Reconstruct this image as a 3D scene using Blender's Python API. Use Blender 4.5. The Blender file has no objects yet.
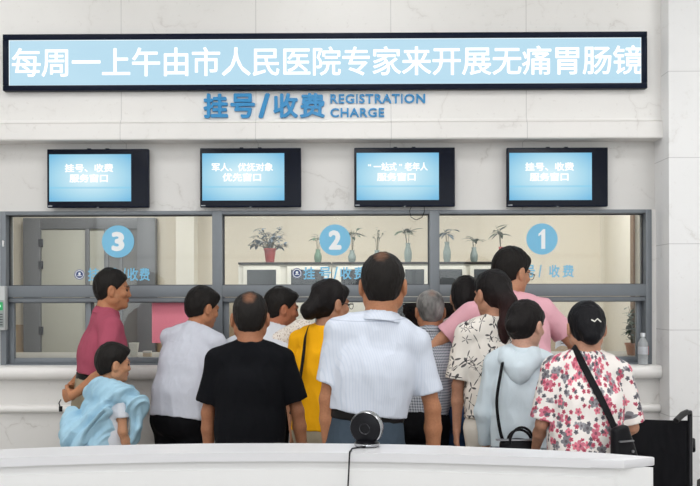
LAMP_HALL, LAMP_FRONT, LAMP_OFFICE, SKYV, DAY_FILL = 33, 21, 18.5, .8, 180  # powers of lamps added out of view, and sky strength
EXPO = 0.10
import bpy, bmesh, math, random
import numpy as np
from mathutils import Vector, Matrix
random.seed(4)
C = bpy.context.scene.collection
sc = bpy.context.scene
PI = math.pi

# ------------------------------------------------------------------ camera
FPX = 840.0
CAMP = Vector((0.0, -5.6, 1.50))
YAW = math.radians(0.4)
ROLL = math.radians(-0.14)
cam = bpy.data.cameras.new('camera')
cam.sensor_width = 36.0
cam.lens = 36.0 * FPX / 700.0
cam.clip_end = 100
CX = 350 - FPX * math.tan(YAW)      # where the optical axis lands
CY = 295.0
cam.shift_x = (350 - CX) / 700.0
cam.shift_y = (CY - 243) / 700.0
D0 = -CAMP.y
U0 = D0 / FPX          # metres per pixel on the window wall
camo = bpy.data.objects.new('camera', cam)
C.objects.link(camo)
CR = Matrix.Rotation(YAW, 3, 'Z') @ Matrix.Rotation(PI / 2, 3, 'X') @ Matrix.Rotation(ROLL, 3, 'Z')
camo.matrix_world = Matrix.Translation(CAMP) @ CR.to_4x4()
sc.camera = camo


# Shift sign: px = 350 + (x*f) - shift*700 -> CX is the pixel of the axis
def ray(px, py):
    return CR @ Vector(((px - CX) / FPX, -(py - CY) / FPX, -1.0))


def at(px, py, Y):
    r = ray(px, py)
    t = (Y - CAMP.y) / r.y
    return CAMP + r * t


def X_(px, Y=0.0, py=250):
    return at(px, py, Y).x


def Z_(py, Y=0.0, px=350):
    return at(px, py, Y).z


# ------------------------------------------------------------------ materials
MATS = {}


def srgb(r, g, b):
    f = lambda c: c / 12.92 if c <= 0.04045 else ((c + 0.055) / 1.055) ** 2.4
    return (f(r / 255), f(g / 255), f(b / 255), 1.0)


class NT:
    def __init__(s, name):
        s.m = bpy.data.materials.new(name)
        s.m.use_nodes = True
        s.t = s.m.node_tree
        s.b = s.t.nodes['Principled BSDF']
        s.out = s.t.nodes['Material Output']

    def n(s, typ, **kw):
        nd = s.t.nodes.new(typ)
        for k, v in kw.items():
            if k.startswith('i_'):
                key = k[2:]
                key = int(key) if key.isdigit() else key.replace('_', ' ')
                if isinstance(v, bpy.types.NodeSocket):
                    s.t.links.new(v, nd.inputs[key])
                else:
                    nd.inputs[key].default_value = v
            else:
                setattr(nd, k, v)
        return nd

    def l(s, a, b):
        s.t.links.new(a, b)

    def math(s, op, a, b=0.0, c=0.0, clamp=False):
        nd = s.t.nodes.new('ShaderNodeMath')
        nd.operation = op
        nd.use_clamp = clamp
        for i, v in enumerate((a, b, c)):
            if isinstance(v, bpy.types.NodeSocket):
                s.t.links.new(v, nd.inputs[i])
            else:
                nd.inputs[i].default_value = v
        return nd.outputs[0]

    def mix(s, f, a, b):
        nd = s.t.nodes.new('ShaderNodeMix')
        nd.data_type = 'RGBA'
        for i, v in ((0, f), (6, a), (7, b)):
            if isinstance(v, bpy.types.NodeSocket):
                s.t.links.new(v, nd.inputs[i])
            else:
                nd.inputs[i].default_value = v
        return nd.outputs[2]

    def ramp(s, f, stops):
        nd = s.t.nodes.new('ShaderNodeValToRGB')
        s.t.links.new(f, nd.inputs[0])
        e = nd.color_ramp.elements
        e[0].position, e[0].color = stops[0]
        e[1].position, e[1].color = stops[-1]
        for p, c in stops[1:-1]:
            x = e.new(p)
            x.color = c
        return nd.outputs[0]

    def obj(s):
        return s.n('ShaderNodeTexCoord').outputs['Object']

    def bump(s, h, strength=0.3, dist=0.01):
        nd = s.n('ShaderNodeBump')
        nd.inputs['Strength'].default_value = strength
        nd.inputs['Distance'].default_value = dist
        s.l(h, nd.inputs['Height'])
        s.l(nd.outputs[0], s.b.inputs['Normal'])

    def noise(s, scale, detail=3, vec=None, rough=0.5):
        nd = s.n('ShaderNodeTexNoise')
        nd.inputs['Scale'].default_value = scale
        nd.inputs['Detail'].default_value = detail
        nd.inputs['Roughness'].default_value = rough
        if vec is not None:
            s.l(vec, nd.inputs['Vector'])
        return nd.outputs[0]

    def mapped(s, scale=(1, 1, 1), loc=(0, 0, 0), rot=(0, 0, 0), vec=None):
        nd = s.n('ShaderNodeMapping')
        nd.inputs['Scale'].default_value = scale
        nd.inputs['Location'].default_value = loc
        nd.inputs['Rotation'].default_value = rot
        s.l(vec if vec is not None else s.obj(), nd.inputs[0])
        return nd.outputs[0]


def plain(name, col, rough=0.5, metal=0.0, spec=None, var=0.06, scale=25):
    """a single-coloured surface with a touch of unevenness"""
    if name in MATS:
        return MATS[name]
    t = NT(name)
    n = t.noise(scale, 3, t.obj())
    c2 = tuple(max(0, c * (1 - var)) for c in col[:3]) + (1,)
    c1 = tuple(min(1, c * (1 + var * 0.5)) for c in col[:3]) + (1,)
    t.l(t.mix(n, c2, c1), t.b.inputs['Base Color'])
    t.b.inputs['Roughness'].default_value = rough
    t.b.inputs['Metallic'].default_value = metal
    if spec is not None:
        t.b.inputs['Specular IOR Level'].default_value = spec
    MATS[name] = t.m
    return t.m


def emit(name, col, strength=1.0):
    if name in MATS:
        return MATS[name]
    t = NT(name)
    t.b.inputs['Base Color'].default_value = (0, 0, 0, 1)
    t.b.inputs['Roughness'].default_value = 0.4
    t.b.inputs['Emission Color'].default_value = col
    t.b.inputs['Emission Strength'].default_value = strength
    MATS[name] = t.m
    return t.m


def marble(name, base, vein, joint=None, jz=None, rough=0.25, off=(0, 0), veinamt=0.5):
    t = NT(name)
    o = t.obj()
    w = t.noise(1.3, 5, o, 0.6)
    w2 = t.noise(5, 6, o, 0.65)
    cloud = t.ramp(w, [(0.3, (0, 0, 0, 1)), (0.75, (1, 1, 1, 1))])
    c = t.mix(t.math('MULTIPLY', cloud, 0.5), base, tuple(x * 0.88 for x in base[:3]) + (1,))
    vn = t.n('ShaderNodeTexVoronoi', feature='DISTANCE_TO_EDGE')
    vn.inputs['Scale'].default_value = 1.7
    mv = t.n('ShaderNodeVectorMath', operation='ADD')
    sc2 = t.n('ShaderNodeVectorMath', operation='SCALE')
    nz = t.n('ShaderNodeTexNoise')
    nz.inputs['Scale'].default_value = 2.5
    nz.inputs['Detail'].default_value = 6
    t.l(o, nz.inputs['Vector'])
    t.l(nz.outputs['Color'], sc2.inputs[0])
    sc2.inputs['Scale'].default_value = 0.7
    t.l(o, mv.inputs[0])
    t.l(sc2.outputs[0], mv.inputs[1])
    t.l(mv.outputs[0], vn.inputs['Vector'])
    line = t.ramp(vn.outputs['Distance'], [(0.0, (1, 1, 1, 1)), (0.012, (0.25, 0.25, 0.25, 1)), (0.05, (0, 0, 0, 1))])
    gate = t.ramp(w2, [(0.48, (0, 0, 0, 1)), (0.62, (1, 1, 1, 1))])
    c = t.mix(t.math('MULTIPLY', t.math('MULTIPLY', line, gate), veinamt), c, vein)
    sp = t.ramp(t.noise(30, 4, o, 0.7), [(0.62, (0, 0, 0, 1)), (0.75, (1, 1, 1, 1))])
    c = t.mix(t.math('MULTIPLY', sp, 0.25), c, vein)
    sx = t.n('ShaderNodeSeparateXYZ')
    t.l(o, sx.inputs[0])
    for ax, per, of in ((0, joint, off[0]), (2, jz, off[1])):
        if per:
            a = t.math('ADD', sx.outputs[ax], of + per * 50)
            f = t.math('MODULO', a, per)
            m = t.math('LESS_THAN', f, 0.0045)
            c = t.mix(t.math('MULTIPLY', m, 0.45), c, tuple(x * 0.35 for x in base[:3]) + (1,))
    t.l(c, t.b.inputs['Base Color'])
    t.b.inputs['Roughness'].default_value = rough
    MATS[name] = t.m
    return t.m


# ------------------------------------------------------------------ objects
def tag(o, label=None, cat=None, group=None, kind=None):
    for k, v in (('label', label), ('category', cat), ('group', group), ('kind', kind)):
        if v:
            o[k] = v
    return o


def empty(name, loc, label=None, cat=None, group=None, rz=0.0):
    o = bpy.data.objects.new(name, None)
    o.empty_display_size = 0.1
    o.location = loc
    o.rotation_euler = (0, 0, rz)
    C.objects.link(o)
    return tag(o, label, cat, group)


def link(name, me, mat, parent=None, loc=None):
    o = bpy.data.objects.new(name, me)
    C.objects.link(o)
    if mat is not None:
        for m in (mat if isinstance(mat, (list, tuple)) else [mat]):
            me.materials.append(m)
    if parent is not None:
        o.parent = parent
    if loc is not None:
        o.location = loc
    return o


class MB:
    """collects boxes, tubes and lathes; build() links them as ONE mesh object"""

    def __init__(s):
        s.bm = bmesh.new()

    def box(s, x0, x1, y0, y1, z0, z1, bev=0.0, seg=2, mat=None):
        r = bmesh.ops.create_cube(s.bm, size=1)
        vs = r['verts']
        for v in vs:
            v.co = Vector(((x0 + x1) / 2 + v.co.x * (x1 - x0), (y0 + y1) / 2 + v.co.y * (y1 - y0), (z0 + z1) / 2 + v.co.z * (z1 - z0)))
        if mat is not None:
            v4 = Matrix(mat)
            for v in vs:
                v.co = v4 @ v.co
        if bev > 0:
            es = list({e for v in vs for e in v.link_edges})
            bmesh.ops.bevel(s.bm, geom=es, offset=bev, segments=seg, affect='EDGES', profile=0.5)
        return s

    def tube(s, pts, r, n=10, caps=True, closed=False):
        pts = [Vector(p) for p in pts]
        rs = r if isinstance(r, (list, tuple)) else [r] * len(pts)
        rings = []
        up = None
        N = len(pts)
        for i, p in enumerate(pts):
            if closed:
                d = pts[(i + 1) % N] - pts[i - 1]
            else:
                d = pts[min(i + 1, N - 1)] - pts[max(i - 1, 0)]
            d.normalize()
            if up is None:
                up = d.orthogonal().normalized()
            else:
                up = (up - d * up.dot(d)).normalized()
            q = d.cross(up)
            rings.append([s.bm.verts.new(p + (up * math.cos(a) + q * math.sin(a)) * rs[i]) for a in [2 * PI * k / n for k in range(n)]])
        for i in range(N if closed else N - 1):
            a, b = rings[i], rings[(i + 1) % N]
            sh = 0
            if closed and i == N - 1:
                sh = min(range(n), key=lambda q: (a[0].co - b[q].co).length)
            for k in range(n):
                s.bm.faces.new((a[k], a[(k + 1) % n], b[(k + 1 + sh) % n], b[(k + sh) % n]))
        if caps and not closed:
            s.bm.faces.new(rings[0][::-1])
            s.bm.faces.new(rings[-1])
        return s

    def lathe(s, prof, n=24, mat=None, caps=True):
        """prof: list of (radius, z)"""
        M = Matrix(mat) if mat is not None else Matrix.Identity(4)
        rings = [[s.bm.verts.new(M @ Vector((r * math.cos(2 * PI * k / n), r * math.sin(2 * PI * k / n), z))) for k in range(n)] for r, z in prof]
        for a, b in zip(rings, rings[1:]):
            for k in range(n):
                s.bm.faces.new((a[k], a[(k + 1) % n], b[(k + 1) % n], b[k]))
        if caps:
            s.bm.faces.new(rings[0][::-1])
            s.bm.faces.new(rings[-1])
        return s

    def prism(s, pts, axis, a, b, bev=0.0):
        """pts: 2-D outline; axis: 'x' -> pts are (y,z) swept from x=a to x=b; 'y' -> (x,z); 'z' -> (x,y)"""
        f = {'x': lambda p, t: (t, p[0], p[1]), 'y': lambda p, t: (p[0], t, p[1]), 'z': lambda p, t: (p[0], p[1], t)}[axis]
        A = [s.bm.verts.new(f(p, a)) for p in pts]
        B = [s.bm.verts.new(f(p, b)) for p in pts]
        n = len(pts)
        fs = [s.bm.faces.new(A[::-1]), s.bm.faces.new(B)]
        for i in range(n):
            fs.append(s.bm.faces.new((A[i], A[(i + 1) % n], B[(i + 1) % n], B[i])))
        if bev > 0:
            es = list({e for f_ in fs for e in f_.edges})
            bmesh.ops.bevel(s.bm, geom=es, offset=bev, segments=2, affect='EDGES', profile=0.5)
        return s

    def leaf(s, p, d, L, w, droop=0.3, fold=0.15, seg=5, up=Vector((0, 0, 1))):
        d = Vector(d).normalized()
        side = d.cross(up)
        side = side.normalized() if side.length > 1e-3 else Vector((1, 0, 0))
        nrm = side.cross(d)
        prev = None
        for i in range(seg + 1):
            t = i / seg
            c = Vector(p) + d * (L * t) - up * (droop * L * t * t)
            ww = w * math.sin(PI * min(1, t * 0.93 + 0.07)) ** 0.8
            row = [s.bm.verts.new(c + side * ww + nrm * fold * ww), s.bm.verts.new(c), s.bm.verts.new(c - side * ww + nrm * fold * ww)]
            if prev:
                s.bm.faces.new((prev[0], prev[1], row[1], row[0]))
                s.bm.faces.new((prev[1], prev[2], row[2], row[1]))
            prev = row
        return s

    def build(s, name, mat, parent=None, smooth=False, angle=35, loc=None):
        bmesh.ops.recalc_face_normals(s.bm, faces=s.bm.faces)
        me = bpy.data.meshes.new(name)
        s.bm.to_mesh(me)
        s.bm.free()
        if smooth:
            me.polygons.foreach_set('use_smooth', [True] * len(me.polygons))
            me.set_sharp_from_angle(angle=math.radians(angle))
        return link(name, me, mat, parent, loc)


def sbox(name, x0, x1, y0, y1, z0, z1, mat, parent=None, bev=0.0, kind=None):
    o = MB().box(x0, x1, y0, y1, z0, z1, bev).build(name, mat, parent, smooth=bev > 0)
    if kind:
        o['kind'] = kind
    return o


def glyph_mesh(ch, bold=0.0, depth=0.1):
    c = bpy.data.curves.new('glyph', 'FONT')
    c.body = ch
    c.size = 1
    c.offset = bold
    c.extrude = depth / 2
    c.resolution_u = 3
    o = bpy.data.objects.new('glyph', c)
    C.objects.link(o)
    bpy.context.view_layer.update()
    me = bpy.data.meshes.new_from_object(o.evaluated_get(bpy.context.evaluated_depsgraph_get()))
    bpy.data.objects.remove(o)
    return me


def text(ch, name, x, z, y, w, h, depth, mat, parent, bold=0.02, box=None):
    """one character standing in the XZ plane, facing -Y; strokes are thickened by overlaid shifted outlines"""
    me = glyph_mesh(ch, 0.0, 1.0)
    n = len(me.vertices)
    co = np.empty(n * 3, 'f')
    me.vertices.foreach_get('co', co)
    co = co.reshape(-1, 3)
    if box == 'fit':
        mn, mx = co.min(0) - bold, co.max(0) + bold
    else:
        mn, mx = np.array([0.0, -0.12, -0.5]), np.array([1.0, 0.88, 0.5])
    bm = bmesh.new()
    offs = [(0, 0)]
    if bold:
        offs += [(bold, 0), (-bold, 0), (0, bold), (0, -bold)] + [(bold * .7 * i, bold * .7 * j) for i in (-1, 1) for j in (-1, 1)]
    for k, (dx, dz) in enumerate(offs):
        c = co + np.array([dx, dz, 0])
        u = (c[:, 0] - mn[0]) / (mx[0] - mn[0])
        v = (c[:, 1] - mn[1]) / (mx[1] - mn[1])
        out = np.stack([x + u * w, y - (c[:, 2] + 0.5) * (depth - k * 1e-5), z + v * h], 1)
        me.vertices.foreach_set('co', out.astype('f').ravel())
        bm.from_mesh(me)
    bm.to_mesh(me)
    bm.free()
    me.update()
    return link(name, me, mat, parent)

# ------------------------------------------------------------------ sculpting field (people, bags, cloth)
_rng = np.random.RandomState(7)
_LAT = _rng.rand(32, 32, 32).astype('f')


def vnoise(x, y, z):
    xi, yi, zi = np.floor(x).astype(int), np.floor(y).astype(int), np.floor(z).astype(int)
    fx, fy, fz = x - xi, y - yi, z - zi
    fx, fy, fz = fx * fx * (3 - 2 * fx), fy * fy * (3 - 2 * fy), fz * fz * (3 - 2 * fz)
    L = lambda a, b, c: _LAT[(xi + a) & 31, (yi + b) & 31, (zi + c) & 31]
    r = 0
    for a, wa in ((0, 1 - fx), (1, fx)):
        for b, wb in ((0, 1 - fy), (1, fy)):
            for c, wc in ((0, 1 - fz), (1, fz)):
                r = r + L(a, b, c) * wa * wb * wc
    return r * 2 - 1


def V3(*a):
    return np.array(a, dtype=float)


def nrm(v):
    v = np.asarray(v, float)
    return v / (np.linalg.norm(v) + 1e-9)


class Field:
    def __init__(s, lo, hi, vs):
        s.o = np.array(lo, float)
        s.vs = vs
        s.n = np.maximum(4, np.ceil((np.array(hi) - s.o) / vs).astype(int) + 1)
        s.g = np.full(s.n, 1.0, 'f')

    def _sub(s, lo, hi):
        a = np.clip(np.floor((np.array(lo) - s.o) / s.vs).astype(int), 0, s.n)
        b = np.clip(np.ceil((np.array(hi) - s.o) / s.vs).astype(int) + 1, 0, s.n)
        if (b <= a).any():
            return None
        ax = [(s.o[i] + np.arange(a[i], b[i]) * s.vs).astype('f') for i in range(3)]
        return (slice(a[0], b[0]), slice(a[1], b[1]), slice(a[2], b[2])), ax[0][:, None, None], ax[1][None, :, None], ax[2][None, None, :]

    def _put(s, sl, d, k, sub=False):
        g = s.g[sl]
        if sub:
            d = -d
            h = np.maximum(k - np.abs(g - d), 0) / k if k > 0 else 0
            s.g[sl] = np.maximum(g, d) + h * h * k * 0.25
        else:
            h = np.maximum(k - np.abs(g - d), 0) / k if k > 0 else 0
            s.g[sl] = np.minimum(g, d) - h * h * k * 0.25

    def cone(s, a, b, ra, rb, k=0.02, sub=False, flat=False):
        a, b = np.asarray(a, float), np.asarray(b, float)
        m = max(ra, rb) + k + 3 * s.vs
        q = s._sub(np.minimum(a, b) - m, np.maximum(a, b) + m)
        if q is None:
            return
        sl, X, Y, Z = q
        u = b - a
        L = np.linalg.norm(u) + 1e-6
        u = u / L
        X, Y, Z = X - a[0], Y - a[1], Z - a[2]
        h = X * u[0] + Y * u[1] + Z * u[2]
        t = np.clip(h / L, 0, 1)
        hc = t * L
        d = np.sqrt((X - u[0] * hc) ** 2 + (Y - u[1] * hc) ** 2 + (Z - u[2] * hc) ** 2) - (ra + (rb - ra) * t)
        if flat:
            d = np.maximum(d, h - L)
        s._put(sl, d, k, sub)

    def econe(s, a, b, side, ra, rb, k=0.02, sub=False, flat=False, flata=False, p=2.0, cap=None):
        a, b = np.asarray(a, float), np.asarray(b, float)
        u = b - a
        L = np.linalg.norm(u) + 1e-6
        u = u / L
        sd = np.asarray(side, float)
        sd = nrm(sd - u * sd.dot(u))
        f = np.cross(u, sd)
        m = max(ra + rb) + k + 3 * s.vs
        q = s._sub(np.minimum(a, b) - m, np.maximum(a, b) + m)
        if q is None:
            return
        sl, X, Y, Z = q
        X, Y, Z = X - a[0], Y - a[1], Z - a[2]
        h = X * u[0] + Y * u[1] + Z * u[2]
        t = np.clip(h / L, 0, 1)
        he = h - t * L
        x = np.abs(X * sd[0] + Y * sd[1] + Z * sd[2])
        y = np.abs(X * f[0] + Y * f[1] + Z * f[2])
        w = ra[0] + (rb[0] - ra[0]) * t
        dd = ra[1] + (rb[1] - ra[1]) * t
        c = cap if cap else np.minimum(w, dd)
        if p == 2.0:
            k0 = np.sqrt((x / w) ** 2 + (y / dd) ** 2 + (he / c) ** 2)
            k1 = np.sqrt((x / w ** 2) ** 2 + (y / dd ** 2) ** 2 + (he / c ** 2) ** 2) + 1e-4
            d = k0 * (k0 - 1) / k1
        else:
            d = (((x / w) ** p + (y / dd) ** p + (np.abs(he) / c) ** p) ** (1 / p) - 1) * np.minimum(w, dd)
        if flat:
            d = np.maximum(d, h - L)
        if flata:
            d = np.maximum(d, -h)
        s._put(sl, d, k, sub)

    def ell(s, c, r, R=None, k=0.02, sub=False):
        """ellipsoid, R: 3x3 with the local axes as columns"""
        c = np.asarray(c, float)
        R = np.eye(3) if R is None else R
        m = max(r) + k + 3 * s.vs
        q = s._sub(c - m, c + m)
        if q is None:
            return
        sl, X, Y, Z = q
        X, Y, Z = X - c[0], Y - c[1], Z - c[2]
        a2 = b2 = 0
        for i in range(3):
            p = X * R[0, i] + Y * R[1, i] + Z * R[2, i]
            a2 = a2 + (p / r[i]) ** 2
            b2 = b2 + (p / r[i] ** 2) ** 2
        k0 = np.sqrt(a2)
        d = k0 * (k0 - 1) / (np.sqrt(b2) + 1e-4)
        s._put(sl, d.astype('f'), k, sub)

    def cut(s, n, c, k=0.0):
        """keep the side where n.p < c"""
        X, Y, Z = [(s.o[i] + np.arange(s.n[i]) * s.vs).astype('f') for i in range(3)]
        d = X[:, None, None] * n[0] + Y[None, :, None] * n[1] + Z[None, None, :] * n[2] - c
        if k > 0:
            h = np.maximum(k - np.abs(s.g - d), 0) / k
            s.g = np.maximum(s.g, d) + h * h * k * 0.25
        else:
            s.g = np.maximum(s.g, d)

    def cutf(s, fn):
        X, Y, Z = [(s.o[i] + np.arange(s.n[i]) * s.vs).astype('f') for i in range(3)]
        s.g = np.maximum(s.g, fn(X[:, None, None], Y[None, :, None], Z[None, None, :]))

    def mesh(s, name, disp=None, colfn=None, smooth_it=1):
        g = s.g
        # keep a closed border
        for ax in range(3):
            sl = [slice(None)] * 3
            for e in (0, -1):
                sl[ax] = e
                g[tuple(sl)] = np.maximum(g[tuple(sl)], 0.01)
        n = s.n
        st = np.array([n[1] * n[2], n[2], 1])
        ins = g < 0
        cells, pos, quads = [], [], []
        flat = g.ravel()
        for ax in range(3):
            a = [slice(None)] * 3
            b = [slice(None)] * 3
            a[ax] = slice(0, -1)
            b[ax] = slice(1, None)
            cr = ins[tuple(a)] != ins[tuple(b)]
            idx = np.argwhere(cr)
            if len(idx) == 0:
                continue
            li = idx @ st
            v0, v1 = flat[li], flat[li + st[ax]]
            t = v0 / (v0 - v1)
            p = idx.astype('f')
            p[:, ax] += t
            o1, o2 = (ax + 1) % 3, (ax + 2) % 3
            c0 = li
            c1 = li - st[o1]
            c2 = li - st[o1] - st[o2]
            c3 = li - st[o2]
            for c in (c0, c1, c2, c3):
                cells.append(c)
                pos.append(p)
            q = np.stack([c0, c1, c2, c3], 1)
            neg = v0 >= 0
            q[neg] = q[neg][:, ::-1]
            quads.append(q)
        cells = np.concatenate(cells)
        pos = np.concatenate(pos)
        quads = np.concatenate(quads)
        uc, inv = np.unique(cells, return_inverse=True)
        cnt = np.bincount(inv)
        V = np.stack([np.bincount(inv, pos[:, i]) / cnt for i in range(3)], 1)
        Q = np.searchsorted(uc, quads)
        V = s.o + V * s.vs
        # relax a little to take out grid stepping
        e = np.concatenate([Q[:, [0, 1]], Q[:, [1, 2]], Q[:, [2, 3]], Q[:, [3, 0]]])
        for lam in [0.5, -0.52] * smooth_it:
            acc = np.stack([np.bincount(e[:, 0], V[e[:, 1], i], len(V)) + np.bincount(e[:, 1], V[e[:, 0], i], len(V)) for i in range(3)], 1)
            c = np.bincount(e[:, 0], minlength=len(V)) + np.bincount(e[:, 1], minlength=len(V))
            V = V + lam * (acc / np.maximum(c, 1)[:, None] - V)
        if disp is not None:
            fn = np.cross(V[Q[:, 2]] - V[Q[:, 0]], V[Q[:, 3]] - V[Q[:, 1]])
            N = np.stack([sum(np.bincount(Q[:, j], fn[:, i], len(V)) for j in range(4)) for i in range(3)], 1)
            N /= np.linalg.norm(N, axis=1)[:, None] + 1e-12
            V = V + N * disp(V, N)[:, None]
        me = bpy.data.meshes.new(name)
        me.vertices.add(len(V))
        me.vertices.foreach_set('co', V.astype('f').ravel())
        me.loops.add(len(Q) * 4)
        me.loops.foreach_set('vertex_index', Q.astype('i').ravel())
        me.polygons.add(len(Q))
        me.polygons.foreach_set('loop_start', np.arange(0, len(Q) * 4, 4, dtype='i'))
        me.polygons.foreach_set('use_smooth', np.ones(len(Q), bool))
        me.update(calc_edges=True)
        if colfn is not None:
            at_ = me.color_attributes.new('Col', 'FLOAT_COLOR', 'POINT')
            c = np.ones((len(V), 4), 'f')
            c[:, :3] = colfn(V)
            at_.data.foreach_set('color', c.ravel())
        return me


# ------------------------------------------------------------------ cloth / skin / hair materials
def wrinkles(t, o, strength=.25):
    """soft crease relief shared by all fabrics"""
    a = t.noise(5, 2, t.mapped((1.8, 1.8, .8), vec=o), .5)
    b = t.noise(9, 2, t.mapped((1, 1, .6), rot=(0, .6, .3), vec=o), .5)
    ra = t.math('ABSOLUTE', t.math('SUBTRACT', a, .5))
    rb = t.math('ABSOLUTE', t.math('SUBTRACT', b, .5))
    h = t.math('ADD', t.math('MULTIPLY', ra, -1.6), t.math('MULTIPLY', rb, -.7))
    t.bump(h, min(1, strength * 1.6), 0.035)


def cloth(name, col, rough=0.85, weave=900, bump=0.25, sheen=0.2):
    if name in MATS:
        return MATS[name]
    t = NT(name)
    o = t.obj()
    n = t.noise(weave * 0.3, 2, o)
    big = t.noise(9, 3, o)
    c = t.mix(n, tuple(x * 0.9 for x in col[:3]) + (1,), col)
    t.l(c, t.b.inputs['Base Color'])
    t.b.inputs['Roughness'].default_value = rough
    t.b.inputs['Specular IOR Level'].default_value = 0.12
    wrinkles(t, o, bump)
    MATS[name] = t.m
    return t.m


def attr_mat(name, rough, bumpscale, bstr, streak=None, spec=0.4, sss=0.0):
    if name in MATS:
        return MATS[name]
    t = NT(name)
    a = t.n('ShaderNodeAttribute')
    a.attribute_name = 'Col'
    o = t.obj()
    v = t.mapped(streak, vec=o) if streak else o
    n = t.noise(bumpscale, 4, v, 0.6)
    f = t.math('MULTIPLY_ADD', n, 0.5, 0.75)
    m = t.n('ShaderNodeVectorMath', operation='SCALE')
    t.l(a.outputs['Color'], m.inputs[0])
    t.l(f, m.inputs['Scale'])
    t.l(m.outputs[0], t.b.inputs['Base Color'])
    t.b.inputs['Roughness'].default_value = rough
    t.b.inputs['Specular IOR Level'].default_value = spec
    if sss:
        t.b.inputs['Subsurface Weight'].default_value = sss
        t.b.inputs['Subsurface Radius'].default_value = (0.012, 0.005, 0.003)
        t.b.inputs['Subsurface Scale'].default_value = 1.0
    t.bump(n, bstr, 0.003)
    MATS[name] = t.m
    return t.m


# ------------------------------------------------------------------ people
class Fig:
    """joints of a posed figure. dirs: th = body yaw (0 = facing +Y, 90 = facing +X)"""

    def __init__(s, sp):
        s.sp = sp
        H = s.H = sp['H']
        s.th = math.radians(sp.get('th', 0))
        s.wf = sp.get('wf', 1.0)
        s.hs = 1.07 * sp.get('hs', 1.0) * (0.45 + 0.55 * H / 1.7)
        s.R = V3(math.cos(s.th), -math.sin(s.th), 0)
        s.Fw = V3(math.sin(s.th), math.cos(s.th), 0)
        s.U = V3(0, 0, 1)
        lean = math.radians(sp.get('lean', 3))
        sl = math.radians(sp.get('side', 0))
        s.pel = V3(0, 0, 0.53 * H)

        def tilt(a, b):
            u = s.U * math.cos(a) + s.Fw * math.sin(a)
            u = nrm(u * math.cos(b) + s.R * math.sin(b))
            f = nrm(s.Fw - u * s.Fw.dot(u))
            r = np.cross(f, u)
            return u, f, r
        s.u1, s.f1, s.r1 = tilt(lean * 0.6, sl * 0.6)
        s.u2, s.f2, s.r2 = tilt(lean * 1.25, sl * 1.2)
        s.wa = s.pel + s.u1 * 0.09 * H
        # neck and head
        s.nb = s.T(0, -0.012 * H, 0.850)
        hth = math.radians(sp.get('hth', sp.get('th', 0)))
        pit = math.radians(sp.get('pitch', 5))
        rl = math.radians(sp.get('roll', 0))
        hf0 = V3(math.sin(hth), math.cos(hth), 0)
        hr = V3(math.cos(hth), -math.sin(hth), 0)
        hf = hf0 * math.cos(pit) - s.U * math.sin(pit)
        hu = np.cross(hr, hf)
        hr2 = hr * math.cos(rl) + hu * math.sin(rl)
        hu2 = np.cross(hr2, hf)
        s.HR = np.stack([hr2, hf, hu2], 1)
        nd = nrm(s.u2 * 0.75 + hu2 * 0.4 + hf * 0.22)
        s.hc = s.nb + nd * (0.052 * H) + hu2 * 0.068 * s.hs * (H / 1.7) ** 0.3 + hf * 0.014
        s.top = s.hc + hu2 * 0.132 * s.hs
        # arms
        s.arm = {}
        for sd, key in ((-1, 'L'), (1, 'R')):
            up, fo, hd = (tuple(sp.get('arm' + key, ((0.12, 0.02, -1), (0.05, 0.15, -1)))) + (None,))[:3]
            conv = lambda v: nrm(s.R * v[0] * sd + s.Fw * v[1] + s.U * v[2])
            sh = s.T(sd * 0.105 * H * s.wf, 0, 0.810) + np.array(sp.get('shrug' + key, (0, 0, 0)), float)
            el = sh + conv(up) * 0.172 * H
            wr = el + conv(fo) * 0.148 * H
            hdv = conv(hd) if hd is not None else nrm(wr - el)
            s.arm[sd] = (sh, el, wr, hdv)
        # legs
        s.leg = {}
        sep = sp.get('sep', 0.055)
        for sd in (-1, 1):
            hp = s.pel + s.R * sd * 0.052 * H * s.wf - s.U * 0.03 * H
            kn = V3(0, 0, 0.275 * H) + s.R * sd * sep * H + s.Fw * (0.012 * H)
            an = V3(0, 0, 0.045 * H) + s.R * sd * (sep + 0.005) * H - s.Fw * 0.015 * H
            s.leg[sd] = (hp, kn, an)

    def T(s, x, y, zf):
        """torso point: x to the right, y forward, zf fraction of height"""
        H = s.H
        z = (zf - 0.53) * H
        b = 0.09 * H
        if z <= b:
            return s.pel + s.u1 * z + s.r1 * x + s.f1 * y
        w = min(1, (z - b) / 0.05)
        r = s.r1 * (1 - w) + s.r2 * w
        f = s.f1 * (1 - w) + s.f2 * w
        return s.pel + s.u1 * b + s.u2 * (z - b) + nrm(r) * x + nrm(f) * y

    def Hd(s, x, y, z):
        return s.hc + s.HR @ (V3(x, y, z) * s.hs)


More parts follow.
